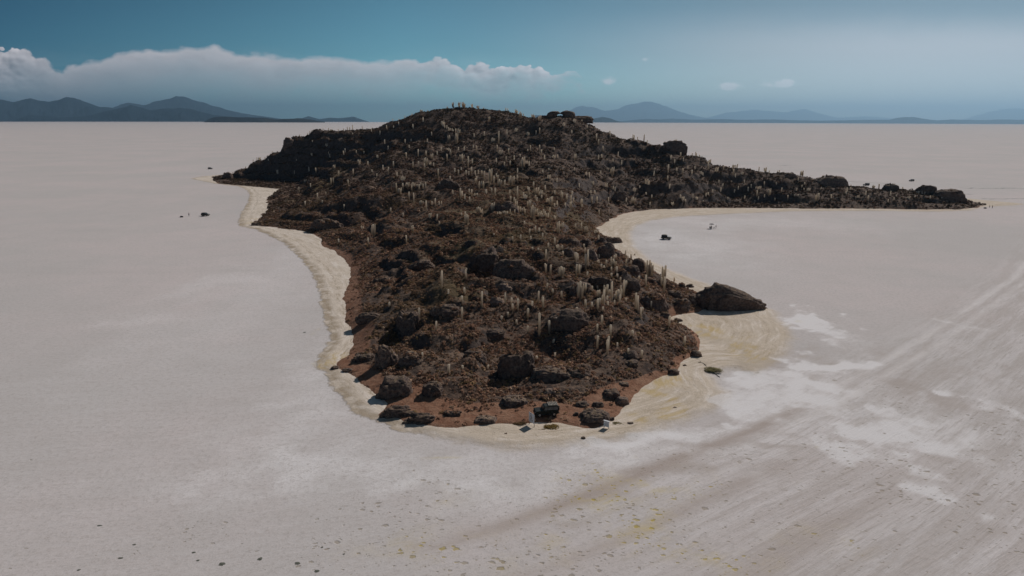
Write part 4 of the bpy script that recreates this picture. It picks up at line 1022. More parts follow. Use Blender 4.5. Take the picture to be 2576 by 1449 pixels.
# the candelabra cactus on the right ridge, seen against the bay
u_, v_ = cpx('D', 1935, 840); items.append(['D', 1935, 655, u_, v_, cpx('D', 0, 655)[1]])
SPECIAL[('D', 1935, 655)] = 1
def crest(u):
    """the highest visible point of the hill in the vertical plane through this picture column"""
    dd = ray(u, 300.0); k = dd[0] / dd[1]
    Yv = np.arange(360, 640, 1.0); xv_ = k * Yv; hv = H(xv_, Yv); hv = np.where(SD(xv_, Yv) > 1, hv, -99)
    i = int(np.argmax((hv - CAM_H) / Yv))
    c = CAM_M.transposed() @ Vector((xv_[i], Yv[i], hv[i] - CAM_H))
    return float(xv_[i]), float(Yv[i]), float(hv[i]), 724.5 + FPX * c.y / c.z
plants = []
for it in items:
    crop, x, t, u, v, vt = it
    X0, Y0, Z0 = hit(u, v)
    cx_, cy_, cz_, cv_ = crest(u)
    if (crop in 'LMR') and (v < cv_ + 7 or SD(X0, Y0) < 0.3):    # these stand on the crest itself
        X0, Y0, Z0 = cx_, cy_, cz_ + 0.3
    # a cactus standing on a boulder
    for (bx, by, bz, bw, bd, bh) in BPOS:
        q = ((X0 - bx) / (bw * .5)) ** 2 + ((Y0 - by) / (bd * .5)) ** 2
        if q < 0.8: Z0 = max(Z0, bz + bh * math.sqrt(max(0, 1 - q)) * 0.75)
    dep = math.hypot(Y0, 0) * math.cos(PITCH) + (CAM_H - Z0) * math.sin(PITCH)
    hgt = (v - vt) / FPX * dep / math.cos(math.atan2(CAM_H - Z0, Y0)) * 1.02
    hgt = min(max(hgt, 0.9), 9.0)
    arm = SPECIAL.get((crop, x, t))
    r_ = random.Random(int(x * 7 + t))
    girth = (0.39 + 0.02 * hgt) * (1 + 0.42 * sstep(np.array(Y0), 220, 420)) * r_.uniform(.88, 1.15)
    if arm is None and Y0 > 230 and r_.random() < 0.16: arm = r_.choice([0, 1, 2])
    plants.append(dict(x=X0, y=Y0, z=Z0 - 0.1, h=hgt, g=float(girth), arm=arm, u=u, v=v, px=hgt * float(girth) / Y0 ** 2, vt=vt))
plants.sort(key=lambda p: -p['h'] / p['y'])
NIND = 296
ind, rest = plants[:NIND], plants[NIND:]
# regions used to say where each one stands
def region(p):
    u, v, Y_ = p['u'], p['v'], p['y']
    if v < 300: return "main summit skyline"
    if u < 700 and v < 440: return "far left skyline"
    if 700 <= u < 960 and v < 330: return "upper left skyline"
    if u > 1990: return "cape beyond the great domed rock" if u > 2120 else "ridge near the great domed rock"
    if u > 1700 and v < 530: return "right ridge above the bay"
    if v < 400 and u < 1200: return "upper left hillside"
    if v < 400: return "hillside below the rock arch"
    if u < 1000 and v < 480: return "shaded left flank"
    if u < 1000 and v < 640: return "slope above the left shore"
    if u < 1230 and v < 470: return "hillside left of the dense stand"
    if u < 1230 and v < 560: return "slope around the dark knob"
    if v < 470: return "hillside above the dense stand"
    if v < 560: return "dense stand above the right bay"
    if u < 1200 and v < 700: return "left slope of the knoll"
    if u < 1340 and v < 640: return "crest of the knoll"
    if v < 640: return "rock cluster beside the bay"
    if v < 720 and u > 1500: return "ridge against the bay salt"
    if v < 720: return "slope below the rounded boulders"
    if v < 800 and u > 1600: return "slope around the very large boulder"
    if v < 800 and u > 1430: return "thick cluster on the right slope"
    if v < 800 and u > 1300: return "slope right of the smooth pale boulder"
    if v < 800: return "slope left of the smooth pale boulder"
    if u < 1200: return "slope around the dark cave"
    if u > 1460: return "slope above the yellow shore"
    return "slope above the dark boulders"
ORD = ["first", "second", "third", "fourth", "fifth", "sixth", "seventh", "eighth", "ninth", "tenth", "eleventh", "twelfth"]
groups = {}
for p in ind: groups.setdefault(region(p), []).append(p)
for rg, ps in groups.items():
    ps.sort(key=lambda p: p['v'])
    rows = max(1, math.ceil(len(ps) / 9)); per = math.ceil(len(ps) / rows)
    hm = sorted(p['h'] for p in ps)[len(ps) // 2]
    for r0 in range(rows):
        row = sorted(ps[r0 * per:(r0 + 1) * per], key=lambda p: p['u'])
        rn = "" if rows == 1 else (" in lowest row" if r0 == rows - 1 else (" in topmost row" if r0 == 0 else " in %s row down" % ORD[r0]))
        for k, p in enumerate(row):
            kind = "branching" if p['arm'] is not None else ("tall single-stem" if p['h'] >= hm else "short single-stem")
            where = "leftmost" if k == 0 else ("rightmost" if k == len(row) - 1 else ORD[k] + " from left")
            p['label'] = "%s cactus, %s%s, %s" % (kind, where, rn, rg)
    if len(ps) == 1: ps[0]['label'] = "lone cactus on the " + rg
def place(o, p, rz):
    o.location = (p['x'], p['y'], p['z']); o.scale = (p['g'], p['g'], p['h']); o.rotation_euler = (0, 0, rz)
protoA = {}
for i, p in enumerate(ind):
    r_ = random.Random(i * 13 + 5)
    if p['arm'] is not None:
        k = p['arm']
        near = p['h'] * FPX / p['y'] > 22
        if near:
            body, arms = ARM_MESH[k]
            o = link("cactus", body)
            place(o, p, 0.0)
            for a_ in arms: link("arm", a_, o)
        else:
            o = link("cactus", ARMED_FAR[k]); place(o, p, r_.uniform(-.5, .5))
    else:
        o = link("cactus", SINGLE[i % 6]); place(o, p, r_.uniform(0, 6.28))
    tag(o, p['label'], "cactus", "cacti, " + region(p))
# the remaining small far ones, beyond the three hundred nearest
Vs, Fs, off = [], [], 0
for i, p in enumerate(rest):
    V, F = column(i, .5, .8)
    parts = [(V, F)]
    if p['arm'] is not None: parts += [arm_tube(a, z0, z1, o_, .40) for a, z0, z1, o_ in ARMSETS[p['arm']]]
    for V, F in parts:
        Vs.append(V * np.array([p['g'], p['g'], p['h']]) + np.array([p['x'], p['y'], p['z']]))
        Fs += [tuple(k + off for k in f) for f in F]; off += len(V)
me = bpy.data.meshes.new("distant_cacti")
me.from_pydata([tuple(v) for v in np.concatenate(Vs)], [], [f[:3] if f[2] == f[3] else f for f in Fs]); me.update(); me.materials.append(M_CACT)
tag(link("distant_cacti", me), "scattered small distant cacti covering the far hillsides", "cacti", None, "stuff")

# ------------------------------------------------------------------ shrubs (ground cover)
def clump(seed, n, leaf):
    rs = np.random.default_rng(seed)
    ph = rs.uniform(0, 2 * PI, n); ct = rs.uniform(0.0, 1.0, n) ** 0.8; stt = np.sqrt(1 - ct ** 2)
    rad = rs.uniform(0.72, 1.05, n)
    c = np.stack([stt * np.cos(ph) * 0.5, stt * np.sin(ph) * 0.5, ct * 0.48], 1) * rad[:, None]
    V = []
    for k in range(n):
        nrm = c[k] / (np.linalg.norm(c[k]) + 1e-6) + rs.normal(0, 0.5, 3) + np.array([0, 0, 0.55]); nrm /= np.linalg.norm(nrm)
        a = np.cross(nrm, rs.normal(0, 1, 3)); a /= np.linalg.norm(a); b_ = np.cross(nrm, a)
        s_ = leaf * rs.uniform(.7, 1.3)
        V += [c[k] + a * s_, c[k] - a * s_ * .6 + b_ * s_ * .8, c[k] - a * s_ * .5 - b_ * s_ * .9]
    return np.array(V)
TONES = np.array([(0.300, 0.185, 0.130), (0.230, 0.145, 0.105), (0.380, 0.255, 0.185), (0.130, 0.088, 0.070), (0.250, 0.180, 0.098), (0.52, 0.40, 0.30), (0.080, 0.060, 0.054)])
def scatter(n_try, x0, x1, y0, y1, dens, size, nleaf, leaf, seed):
    rs = np.random.default_rng(seed)
    x = rs.uniform(x0, x1, n_try); y = rs.uniform(y0, y1, n_try)
    sd_ = SD(x, y)
    w = 1.6 + 7.2 * (1 - sstep(y, 112, 128)) + 3.6 * sstep(-x - 0.02 * y, 6, 16) * (1 - sstep(y, 150, 330)) + 1.5 * fbm(x / 9, y / 9, seed=81)
    bare = (1 - sstep(sd_, w * 0.7, w * 1.25)) * (1 - sstep(y, 260, 330) * 0.5)
    for (u, v, ru, rv) in [(950, 735, 34, 6), (1715, 788, 40, 10), (1090, 1015, 100, 10), (1500, 1020, 60, 12), (1350, 1035, 120, 16), (905, 660, 26, 12)]:
        bare = np.maximum(bare, 1.1 * gauss_px(u, v, ru, rv, x, y))
    patch = fbm(x / 6, y / 6, octaves=3, seed=91)
    bare = np.maximum(bare, 0.85 * sstep(_bil(SLG, x, y), 0.65, 1.15))
    # leave out what the hill hides from every nearby viewpoint: none, the far side is simply thinner
    keep_ = (sd_ > 0.8) & (rs.uniform(0, 1, n_try) < dens * (1 - 0.94 * bare) * np.clip(0.75 + 1.5 * patch, 0.12, 1))
    x, y = x[keep_], y[keep_]; n = len(x)
    z = H(x, y)
    # shrubs also root on the rocks
    for (bx, by, bz, bw, bd, bh) in BPOS:
        q = ((x - bx) / (bw * .5)) ** 2 + ((y - by) / (bd * .5)) ** 2
        on = q < .95
        z = np.where(on, np.where(q < .62, bz + bh * np.sqrt(np.maximum(0, 1 - q)) * 0.90, -50), z)
    ok = z > -10
    x, y, z = x[ok], y[ok], z[ok]; n = len(x)
    s = size * rs.uniform(0.55, 1.35, n) ** 1.3 * (1 + 0.5 * fbm(x / 4, y / 4, seed=17))
    ang = rs.uniform(0, 2 * PI, n); hz = rs.uniform(0.7, 1.25, n)
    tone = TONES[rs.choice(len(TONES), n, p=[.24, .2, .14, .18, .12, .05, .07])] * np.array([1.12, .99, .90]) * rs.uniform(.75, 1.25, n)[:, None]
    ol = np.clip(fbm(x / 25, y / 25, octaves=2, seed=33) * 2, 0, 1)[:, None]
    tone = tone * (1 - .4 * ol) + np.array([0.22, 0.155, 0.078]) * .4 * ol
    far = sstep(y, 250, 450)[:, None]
    tone = tone * (1 - far * np.array([0.58, 0.54, 0.48]))  # far scrub darkened: shade of the unlit slopes put into its tone
    out = []; cols = []
    var = rs.integers(0, 8, n)
    for k in range(8):
        C_ = clump(seed * 10 + k, nleaf, leaf)
        m_ = var == k
        if not m_.any(): continue
        c, s2 = np.cos(ang[m_]), np.sin(ang[m_])
        V = np.empty((m_.sum(), len(C_), 3))
        V[:, :, 0] = (C_[None, :, 0] * c[:, None] - C_[None, :, 1] * s2[:, None]) * s[m_][:, None] + x[m_][:, None]
        V[:, :, 1] = (C_[None, :, 0] * s2[:, None] + C_[None, :, 1] * c[:, None]) * s[m_][:, None] + y[m_][:, None]
        V[:, :, 2] = C_[None, :, 2] * (s[m_] * hz[m_])[:, None] + z[m_][:, None] - 0.03
        out.append(V.reshape(-1, 3))
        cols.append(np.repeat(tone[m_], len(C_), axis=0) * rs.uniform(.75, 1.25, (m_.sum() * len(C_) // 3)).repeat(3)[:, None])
    return np.concatenate(out), np.concatenate(cols)
parts = [scatter(105000, -75, 95, 100, 235, 0.97, 0.66, 20, .19, 5),
         scatter(85000, -135, 130, 230, 360, 0.97, 0.88, 14, .22, 6),
         scatter(170000, -270, 310, 355, 680, 0.85, 1.25, 9, .30, 7)]
V = np.concatenate([p[0] for p in parts]); Cc = np.concatenate([p[1] for p in parts])
sh_me = np_mesh("low_shrubs", V, np.arange(len(V)).reshape(-1, 3))
color_attr(sh_me, 'tone', Cc.astype(np.float32)); sh_me.materials.append(M_SHRUB)
tag(link("low_shrubs", sh_me), "dense low brown tola scrub covering the slopes of the island", "scrub", None, "stuff")

# single bushes on the shore
def bush(u, v, w, h, tone, lab, seed):
    X_, Y_, Z_ = hit(u, v)
    rs = np.random.default_rng(seed); vs = []
    for k in range(14):
        C_ = clump(seed + k, 60, .085); r_ = rs.uniform(.35, .6)
        o_ = np.array([rs.uniform(-.35, .35), rs.uniform(-.3, .3), rs.uniform(0, .35)])
        vs.append(C_ * r_ * 1.3 + o_)
    V = np.concatenate(vs) * np.array([w, w * .8, h])
    me = np_mesh("bush", V, np.arange(len(V)).reshape(-1, 3))
    color_attr(me, 'tone', (np.array(tone)[None] * rs.uniform(.6, 1.4, len(V) // 3).repeat(3)[:, None]).astype(np.float32)); me.materials.append(M_SHRUB)
    o = link("bush", me); o.location = (X_, Y_, Z_); tag(o, lab, "bush", "single bushes on the shore")
bush(1789, 933, 3.4, 1.1, (0.22, 0.185, 0.085), "olive bush on the salt at the end of the dark crack, right of the point", 501)
bush(1387, 1080, 2.2, 0.8, (0.20, 0.13, 0.04), "dry yellow brown bush on the salt edge right of the tall sign", 502)
bush(1362, 1086, 1.3, 0.5, (0.17, 0.11, 0.045), "small brown tuft at the foot of the tall sign", 503)
bush(1307, 1070, 2.0, 0.6, (0.12, 0.075, 0.035), "low brown bush on the soil edge left of the tall sign", 504)
bush(1268, 1090, 2.2, 0.3, (0.16, 0.12, 0.06), "flat dry tuft on the cream salt left of the sign shadow", 505)
bush(1552, 1070, 1.6, 0.6, (0.20, 0.16, 0.07), "yellowish tuft behind the small sign on the cream shore", 506)

# dark cracks and brine holes in the salt
M_BRINE = mat_simple("brine", (0.16, 0.155, 0.12), 0.35, 0, .3, .6, 3.0)
def brine(u, v, ru, rv, lab, seed):
    x0, y0 = at_ground(u, v); k = y0 / FPX
    _, y1 = at_ground(u, v - rv); _, y2 = at_ground(u, v + rv)
    rx = ru * k * 0.85; ry = abs(y1 - y2) / 2 * 0.8
    n = 28; a = np.arange(n) / n * 2 * PI
    r = 1 + .35 * fbm(np.cos(a) * 2 + seed, np.sin(a) * 2, octaves=3, seed=seed)
    V = [(0, 0, 0)] + [(math.cos(t) * rx * q, math.sin(t) * ry * q, 0) for t, q in zip(a, r)]
    V += [(x_ * 1.18, y_ * 1.18, -0.04) for x_, y_, _ in V[1:n + 1]]
    F = [(0, i + 1, (i + 1) % n + 1) for i in range(n)]
    F4 = [(i + 1, n + 1 + i, n + 1 + (i + 1) % n, (i + 1) % n + 1) for i in range(n)]
    me = bpy.data.meshes.new("brine_hole"); me.from_pydata(V, [], F + F4); me.update(); me.materials.append(M_BRINE)
    o = link("brine_hole", me); o.location = (x0, y0, 0.012); tag(o, lab, "brine hole", "dark brine holes in the salt crust")
for i, q in enumerate([(558, 1419, 10, 5.5, "largest round brine hole at the bottom left of the salt"), (654, 1406, 8, 5, "dark ragged brine hole right of the largest round one"), (748, 1417, 9, 5, "dark split brine hole, right of the ragged one at the bottom"),
                       (250, 1322, 8, 2.2, "narrow dark brine slit farthest left"), (338, 1370, 6, 2.2, "small brine slit above the faint grey smear"), (487, 1390, 7, 2.4, "flat brine hole above and left of the largest round one"),
                       (303, 1404, 8, 3, "greenish oval brine hole near the left bottom"), (198, 1434, 6, 2.5, "small oval brine hole near the bottom left corner"), (810, 1377, 4, 2, "tiny brine hole above the split one"), (865, 1394, 4, 2.4, "tiny round brine hole right of the split one"),
                       (797, 1437, 8, 4, "brine hole close to the bottom edge"), (498, 1410, 5, 2.5, "small brine hole left of the largest round one"), (766, 836, 4, 1.6, "tiny dark spot on the open salt left of the shore")]):
    brine(*q, seed=600 + i)
def crack(pts, w, lab):
    P = [np.array([*at_ground(u, v), 0.0]) for u, v in pts]
    Q = []
    for a, b_ in zip(P[:-1], P[1:]):
        for t in np.linspace(0, 1, 8, endpoint=False): Q.append(a * (1 - t) + b_ * t)
    Q.append(P[-1]); Q = np.array(Q); n = len(Q)
    Q[:, 0] += .35 * fbm(Q[:, 0] * 1.5, Q[:, 1] * 1.5, seed=9); Q[:, 1] += .35 * fbm(Q[:, 0] * 1.5 + 9, Q[:, 1] * 1.5, seed=10)
    V = []
    for i in range(n):
        t = Q[min(i + 1, n - 1)] - Q[max(i - 1, 0)]; t /= np.linalg.norm(t); s = np.array([-t[1], t[0], 0])
        ww = w * (0.4 + 1.1 * abs(math.sin(i * 1.7)) ) * math.sin(PI * min(max(i / (n - 1), .03), .97)) ** .4
        zz = 0.26 if poly_sd(np.array([Q[i][0]]), np.array([Q[i][1]]), BEACH)[0] > 1 else 0.14
        V += [Q[i] + s * ww * 1.3 + np.array([0, 0, -0.05]), Q[i] + s * ww * .4 + np.array([0, 0, zz]), Q[i] - s * ww * .4 + np.array([0, 0, zz]), Q[i] - s * ww * 1.3 + np.array([0, 0, -.05])]
    F = [(i * 4 + k, i * 4 + k + 1, i * 4 + k + 5, i * 4 + k + 4) for i in range(n - 1) for k in range(3)]
    me = bpy.data.meshes.new("salt_crack"); me.from_pydata([tuple(v) for v in V], [], F); me.update(); me.materials.append(M_BRINE)
    tag(link("salt_crack", me), lab, "crack")
crack([(1752, 906), (1768, 915), (1785, 930), (1800, 942), (1812, 950)], .06, "dark crack in the salt running from the point past the olive bush")
# ------------------------------------------------------------------ vehicles
M_GLASS = mat_simple("dark_glass", (0.02, 0.025, 0.03), 0.08, 0, .6)
M_TYRE = mat_simple("tyre_rubber", (0.02, 0.02, 0.02), 0.85, 0, .2)
M_RIM = mat_simple("wheel_rim", (0.35, 0.35, 0.35), 0.35, .8)
M_TRIM = mat_simple("black_trim", (0.025, 0.025, 0.025), 0.6)
M_RACK = mat_simple("pale_rack_wood", (0.42, 0.37, 0.31), 0.7, 0, .3, .3)
M_LAMP = mat_simple("lamp_glass", (0.6, 0.6, 0.58), 0.15)
M_TAIL = mat_simple("tail_lamp", (0.25, 0.02, 0.02), 0.3)
M_CHROME = mat_simple("chrome", (0.6, 0.6, 0.6), 0.2, 1.0)

def bevel_bm(bm, w, seg=2):
    bmesh.ops.bevel(bm, geom=list(bm.edges), offset=w, segments=seg, profile=0.7, affect='EDGES', clamp_overlap=True)
def bm_obj(name, bm, mat, parent=None, smooth=False):
    me = bpy.data.meshes.new(name)
    bmesh.ops.recalc_face_normals(bm, faces=bm.faces)
    bm.to_mesh(me); bm.free()
    if smooth:
        for p in me.polygons: p.use_smooth = True
    me.materials.append(mat)
    return link(name, me, parent)
def bx(bm, x0, x1, y0, y1, z0, z1):
    vs = [bm.verts.new(c) for c in ((x0, y0, z0), (x1, y0, z0), (x1, y1, z0), (x0, y1, z0), (x0, y0, z1), (x1, y0, z1), (x1, y1, z1), (x0, y1, z1))]
    for f in ((3, 2, 1, 0), (4, 5, 6, 7), (0, 1, 5, 4), (1, 2, 6, 5), (2, 3, 7, 6), (3, 0, 4, 7)): bm.faces.new([vs[k] for k in f])
def prism(bm, prof, y0, y1, inset=None):
    """side profile (x, z) extruded across y; inset narrows the points above a height"""
    def yy(z, y):
        if inset and z > inset[0]: return y * (1 - inset[1] * min(1, (z - inset[0]) / inset[2]))
        return y
    a = [bm.verts.new((x, yy(z, y0), z)) for x, z in prof]; b = [bm.verts.new((x, yy(z, y1), z)) for x, z in prof]
    bm.faces.new(a[::-1]); bm.faces.new(b)
    n = len(prof)
    for i in range(n): bm.faces.new((a[i], a[(i + 1) % n], b[(i + 1) % n], b[i]))
def cyl(bm, c, r, w, axis='Y', n=20, r2=None):
    mat = Matrix.Translation(c) @ (Matrix.Rotation(PI / 2, 4, 'X') if axis == 'Y' else (Matrix.Rotation(PI / 2, 4, 'Y') if axis == 'X' else Matrix()))
    bmesh.ops.create_cone(bm, cap_ends=True, segments=n, radius1=r, radius2=r if r2 is None else r2, depth=w, matrix=mat)

def suv(label, paint, loc, rz, rack=None, spare=True, boxy=True, scale=1.0, glare=None):
    """+X is the front; body, cabin glass, wheels, bumpers, lamps"""
    root = empty("parked_car", loc, rz); root.scale = (scale,) * 3
    tag(root, label, "car")
    hw = 0.86
    bm = bmesh.new()
    low = [(-2.0, .50), (-1.85, .42), (1.85, .42), (2.02, .52), (2.05, .98), (1.95, 1.08), (.78, 1.14), (.70, 1.10), (-2.02, 1.10), (-2.05, .95)]
    prism(bm, low, -hw, hw); bevel_bm(bm, .045)
    body = bm_obj("body", bm, paint, root)
    bm = bmesh.new()
    if boxy: cab = [(-2.0, 1.08), (.72, 1.08), (.46, 1.80), (.36, 1.86), (-1.90, 1.88), (-2.0, 1.80)]
    else: cab = [(-2.0, 1.08), (.95, 1.08), (.25, 1.66), (.05, 1.72), (-1.55, 1.70), (-1.98, 1.30)]
    prism(bm, cab, -hw * .97, hw * .97, (1.1, .14, .75)); bevel_bm(bm, .05)
    bm_obj("roof", bm, paint, root)
    # glass panels sit just proud of the cabin
    zt = 1.74 if boxy else 1.58
    for s in (-1, 1):
        for (a, b_) in (((-1.88, -1.10), (-1.02, -.20), (-.12, .50)) if boxy else ((-1.7, -.95), (-.88, -.10), (-.03, .45))):
            bm = bmesh.new(); k = 0.04 * s
            y_lo = s * hw * .97 * (1 - .14 * (1.20 - 1.1) / .75) + s * .012; y_hi = s * hw * .97 * (1 - .14 * (zt - 1.1) / .75) + s * .012
            b2 = b_ - (0.16 if b_ > .4 else 0)
            vs = [bm.verts.new(c) for c in ((a, y_lo, 1.20), (b_, y_lo, 1.20), (b2, y_hi, zt), (a, y_hi, zt))]
            vs2 = [bm.verts.new((v.co.x, v.co.y - .03 * s, v.co.z)) for v in vs]
            bm.faces.new(vs); bm.faces.new(vs2[::-1])
            for i in range(4): bm.faces.new((vs[i], vs[(i + 1) % 4], vs2[(i + 1) % 4], vs2[i]))
            bm_obj("window", bm, M_GLASS, root)
    bm = bmesh.new()
    if boxy: prism(bm, [(.70, 1.17), (.745, 1.17), (.515, 1.76), (.47, 1.76)], -.70, .70)
    else: prism(bm, [(.86, 1.17), (.92, 1.17), (.33, 1.62), (.27, 1.62)], -.68, .68)
    bm_obj("windscreen", bm, glare or M_GLASS, root)
    for fx in (-1.25, 1.30):
        for s in (-1, 1):
            bm = bmesh.new(); cyl(bm, (0, 0, 0), .37, .24, 'Y', 24); bevel_bm(bm, .03, 1)
            w = bm_obj("wheel", bm, M_TYRE, root, False); w.location = (fx, s * (hw - .08), .37)
            bm = bmesh.new(); cyl(bm, (0, 0, 0), .20, .03, 'Y', 16); cyl(bm, (0, s * .02, 0), .06, .04, 'Y', 10)
            r_ = bm_obj("rim", bm, M_RIM, w); r_.location = (0, s * .125, 0)
            bm = bmesh.new()                                       # arch lip over the wheel
            for k in range(10):
                a0, a1 = PI * k / 9, PI * (k + 1) / 9
            pts = [(math.cos(a) * .47, math.sin(a) * .47) for a in np.linspace(0.05, PI - .05, 10)] + [(math.cos(a) * .41, math.sin(a) * .41) for a in np.linspace(PI - .05, .05, 10)]
            a_ = [bm.verts.new((fx + x, s * (hw - .05), .38 + z)) for x, z in pts]; b_ = [bm.verts.new((fx + x, s * (hw + .05), .38 + z)) for x, z in pts]
            n = len(pts)
            for i in range(n): bm.faces.new((a_[i], a_[(i + 1) % n], b_[(i + 1) % n], b_[i]))
            for i in range(9):
                bm.faces.new((b_[i], b_[i + 1], b_[n - 2 - i], b_[n - 1 - i]))
            bm_obj("wheel_arch", bm, M_TRIM, root)
    bm = bmesh.new(); bx(bm, 2.02, 2.16, -.84, .84, .46, .66); bevel_bm(bm, .03, 1); bm_obj("bumper", bm, M_TRIM, root)
    bm = bmesh.new(); bx(bm, -2.18, -2.04, -.84, .84, .46, .64); bevel_bm(bm, .03, 1); bm_obj("bumper", bm, M_TRIM, root)
    bm = bmesh.new(); bx(bm, 2.04, 2.075, -.42, .42, .72, .95); bm_obj("grille", bm, M_TRIM, root)
    for s in (-1, 1):
        bm = bmesh.new(); cyl(bm, (2.06, s * .62, .83), .115, .06, 'X', 16); bm_obj("headlight", bm, M_LAMP, root)
        bm = bmesh.new(); bx(bm, -2.075, -2.03, s * .74 - .07, s * .74 + .07, .78, 1.0); bm_obj("tail_light", bm, M_TAIL, root)
        bm = bmesh.new(); bx(bm, .48, .62, s * 1.0 - .09, s * 1.0 + .09, 1.14, 1.32); bevel_bm(bm, .02, 1); bm_obj("mirror", bm, M_TRIM, root)
        bm = bmesh.new(); bx(bm, -1.0, 1.0, s * (hw + .01) - .05, s * (hw + .01) + .05, .36, .43); bm_obj("side_step", bm, M_TRIM, root)
    if spare:
        bm = bmesh.new(); cyl(bm, (-2.16, 0.1, 1.05), .36, .22, 'X', 24); bevel_bm(bm, .03, 1)
        sp = bm_obj("spare_wheel", bm, M_TYRE, root)
    if rack:
        bm = bmesh.new()
        x0, x1, z0 = rack[0], rack[1], 1.98 if boxy else 1.80
        for s in (-1, 1): bx(bm, x0, x1, s * .66 - .03, s * .66 + .03, z0, z0 + .09)
        for x in np.linspace(x0, x1, 7): bx(bm, x - .05, x + .05, -.69, .69, z0 + .015, z0 + .075)
        for x in (x0 + .15, x1 - .15):
            for s in (-1, 1): bx(bm, x - .03, x + .03, s * .62 - .02, s * .62 + .02, 1.80 if boxy else 1.6, z0)
        bm_obj("roof_rack", bm, M_RACK, root)
    return root
P_GREEN = mat_simple("dark_green_paint", (0.008, 0.011, 0.009), 0.55, 0, .25, .2, 3, .0)
P_BLACK = mat_simple("black_paint", (0.02, 0.02, 0.022), 0.5, 0, .3, .2, 3, .0)
P_BROWN = mat_simple("dusty_brown_paint", (0.06, 0.05, 0.04), 0.5, 0, .3, .3, 3, .0)
P_GREY = mat_simple("dark_grey_paint", (0.05, 0.05, 0.055), 0.5, 0, .3, .2, 3, .0)
jx, jy, jz = hit(1374, 1048)
j = suv("dark green boxy off-roader with a pale slatted roof rack parked on the red soil", P_GREEN, (jx, jy + .6, max(0, float(H(jx, jy + .6))) + 0.02), PI + .16, (-1.85, -.35))
gx_, gy_ = at_ground(517, 543); suv("dark car parked on open salt left of the island near a standing person", P_BROWN, (gx_, gy_, 0), -.18, None, False, False)
gx_, gy_ = at_ground(529, 425.5); suv("small dark car driving far off beyond the left tip of the island", P_BLACK, (gx_, gy_, 0), -.15, None, False, False, 1.05)
M_GLARE = mat_simple("glare_windscreen", (0.85, 0.85, 0.85), 0.25, .3)  # sun glare on the windscreen, put in as a pale colour
gx_, gy_ = at_ground(1676, 602); suv("dark car with a windscreen painted glare-white parked on the salt of the right bay", P_BROWN, (gx_, gy_, 0), -.45, (-1.4, -.1), False, True, 1.0, M_GLARE)
gx_, gy_ = at_ground(2293, 456); suv("dark car driving far off on the salt beyond the right cape", P_BLACK, (gx_, gy_, 0), PI + .3, None, False, False, 1.05)
gx_, gy_ = at_ground(2179, 467); suv("dark car seen just over the low crest of the right cape", P_GREY, (gx_, gy_, 0), PI + .2, None, False, True, 1.1)

# ------------------------------------------------------------------ people
M_SKIN = mat_simple("skin", (0.32, 0.19, 0.13), 0.6)
M_HAIR = mat_simple("dark_hair", (0.02, 0.015, 0.012), 0.8)
M_TROU = mat_simple("dark_trousers", (0.03, 0.03, 0.04), 0.85)
def skin_fig(name, joints, bones, radii, mat, parent=None):
    me = bpy.data.meshes.new(name); me.from_pydata(joints, bones, [])
    o = bpy.data.objects.new(name, me); COL.objects.link(o)
    sk = o.modifiers.new("skin", 'SKIN'); sb = o.modifiers.new("sub", 'SUBSURF'); sb.levels = 1; sb.render_levels = 1
    for i, r in enumerate(radii):
        me.skin_vertices[0].data[i].radius = (r, r) if not isinstance(r, tuple) else r
    me.skin_vertices[0].data[0].use_root = True
    dg = bpy.context.evaluated_depsgraph_get()
    m2 = bpy.data.meshes.new_from_object(o.evaluated_get(dg)); m2.name = name
    bpy.data.objects.remove(o); bpy.data.meshes.remove(me)
    for p in m2.polygons: p.use_smooth = True
    m2.materials.clear(); m2.materials.append(mat)
    q = bpy.data.objects.new(name, m2); COL.objects.link(q)
    if parent: q.parent = parent
    return q
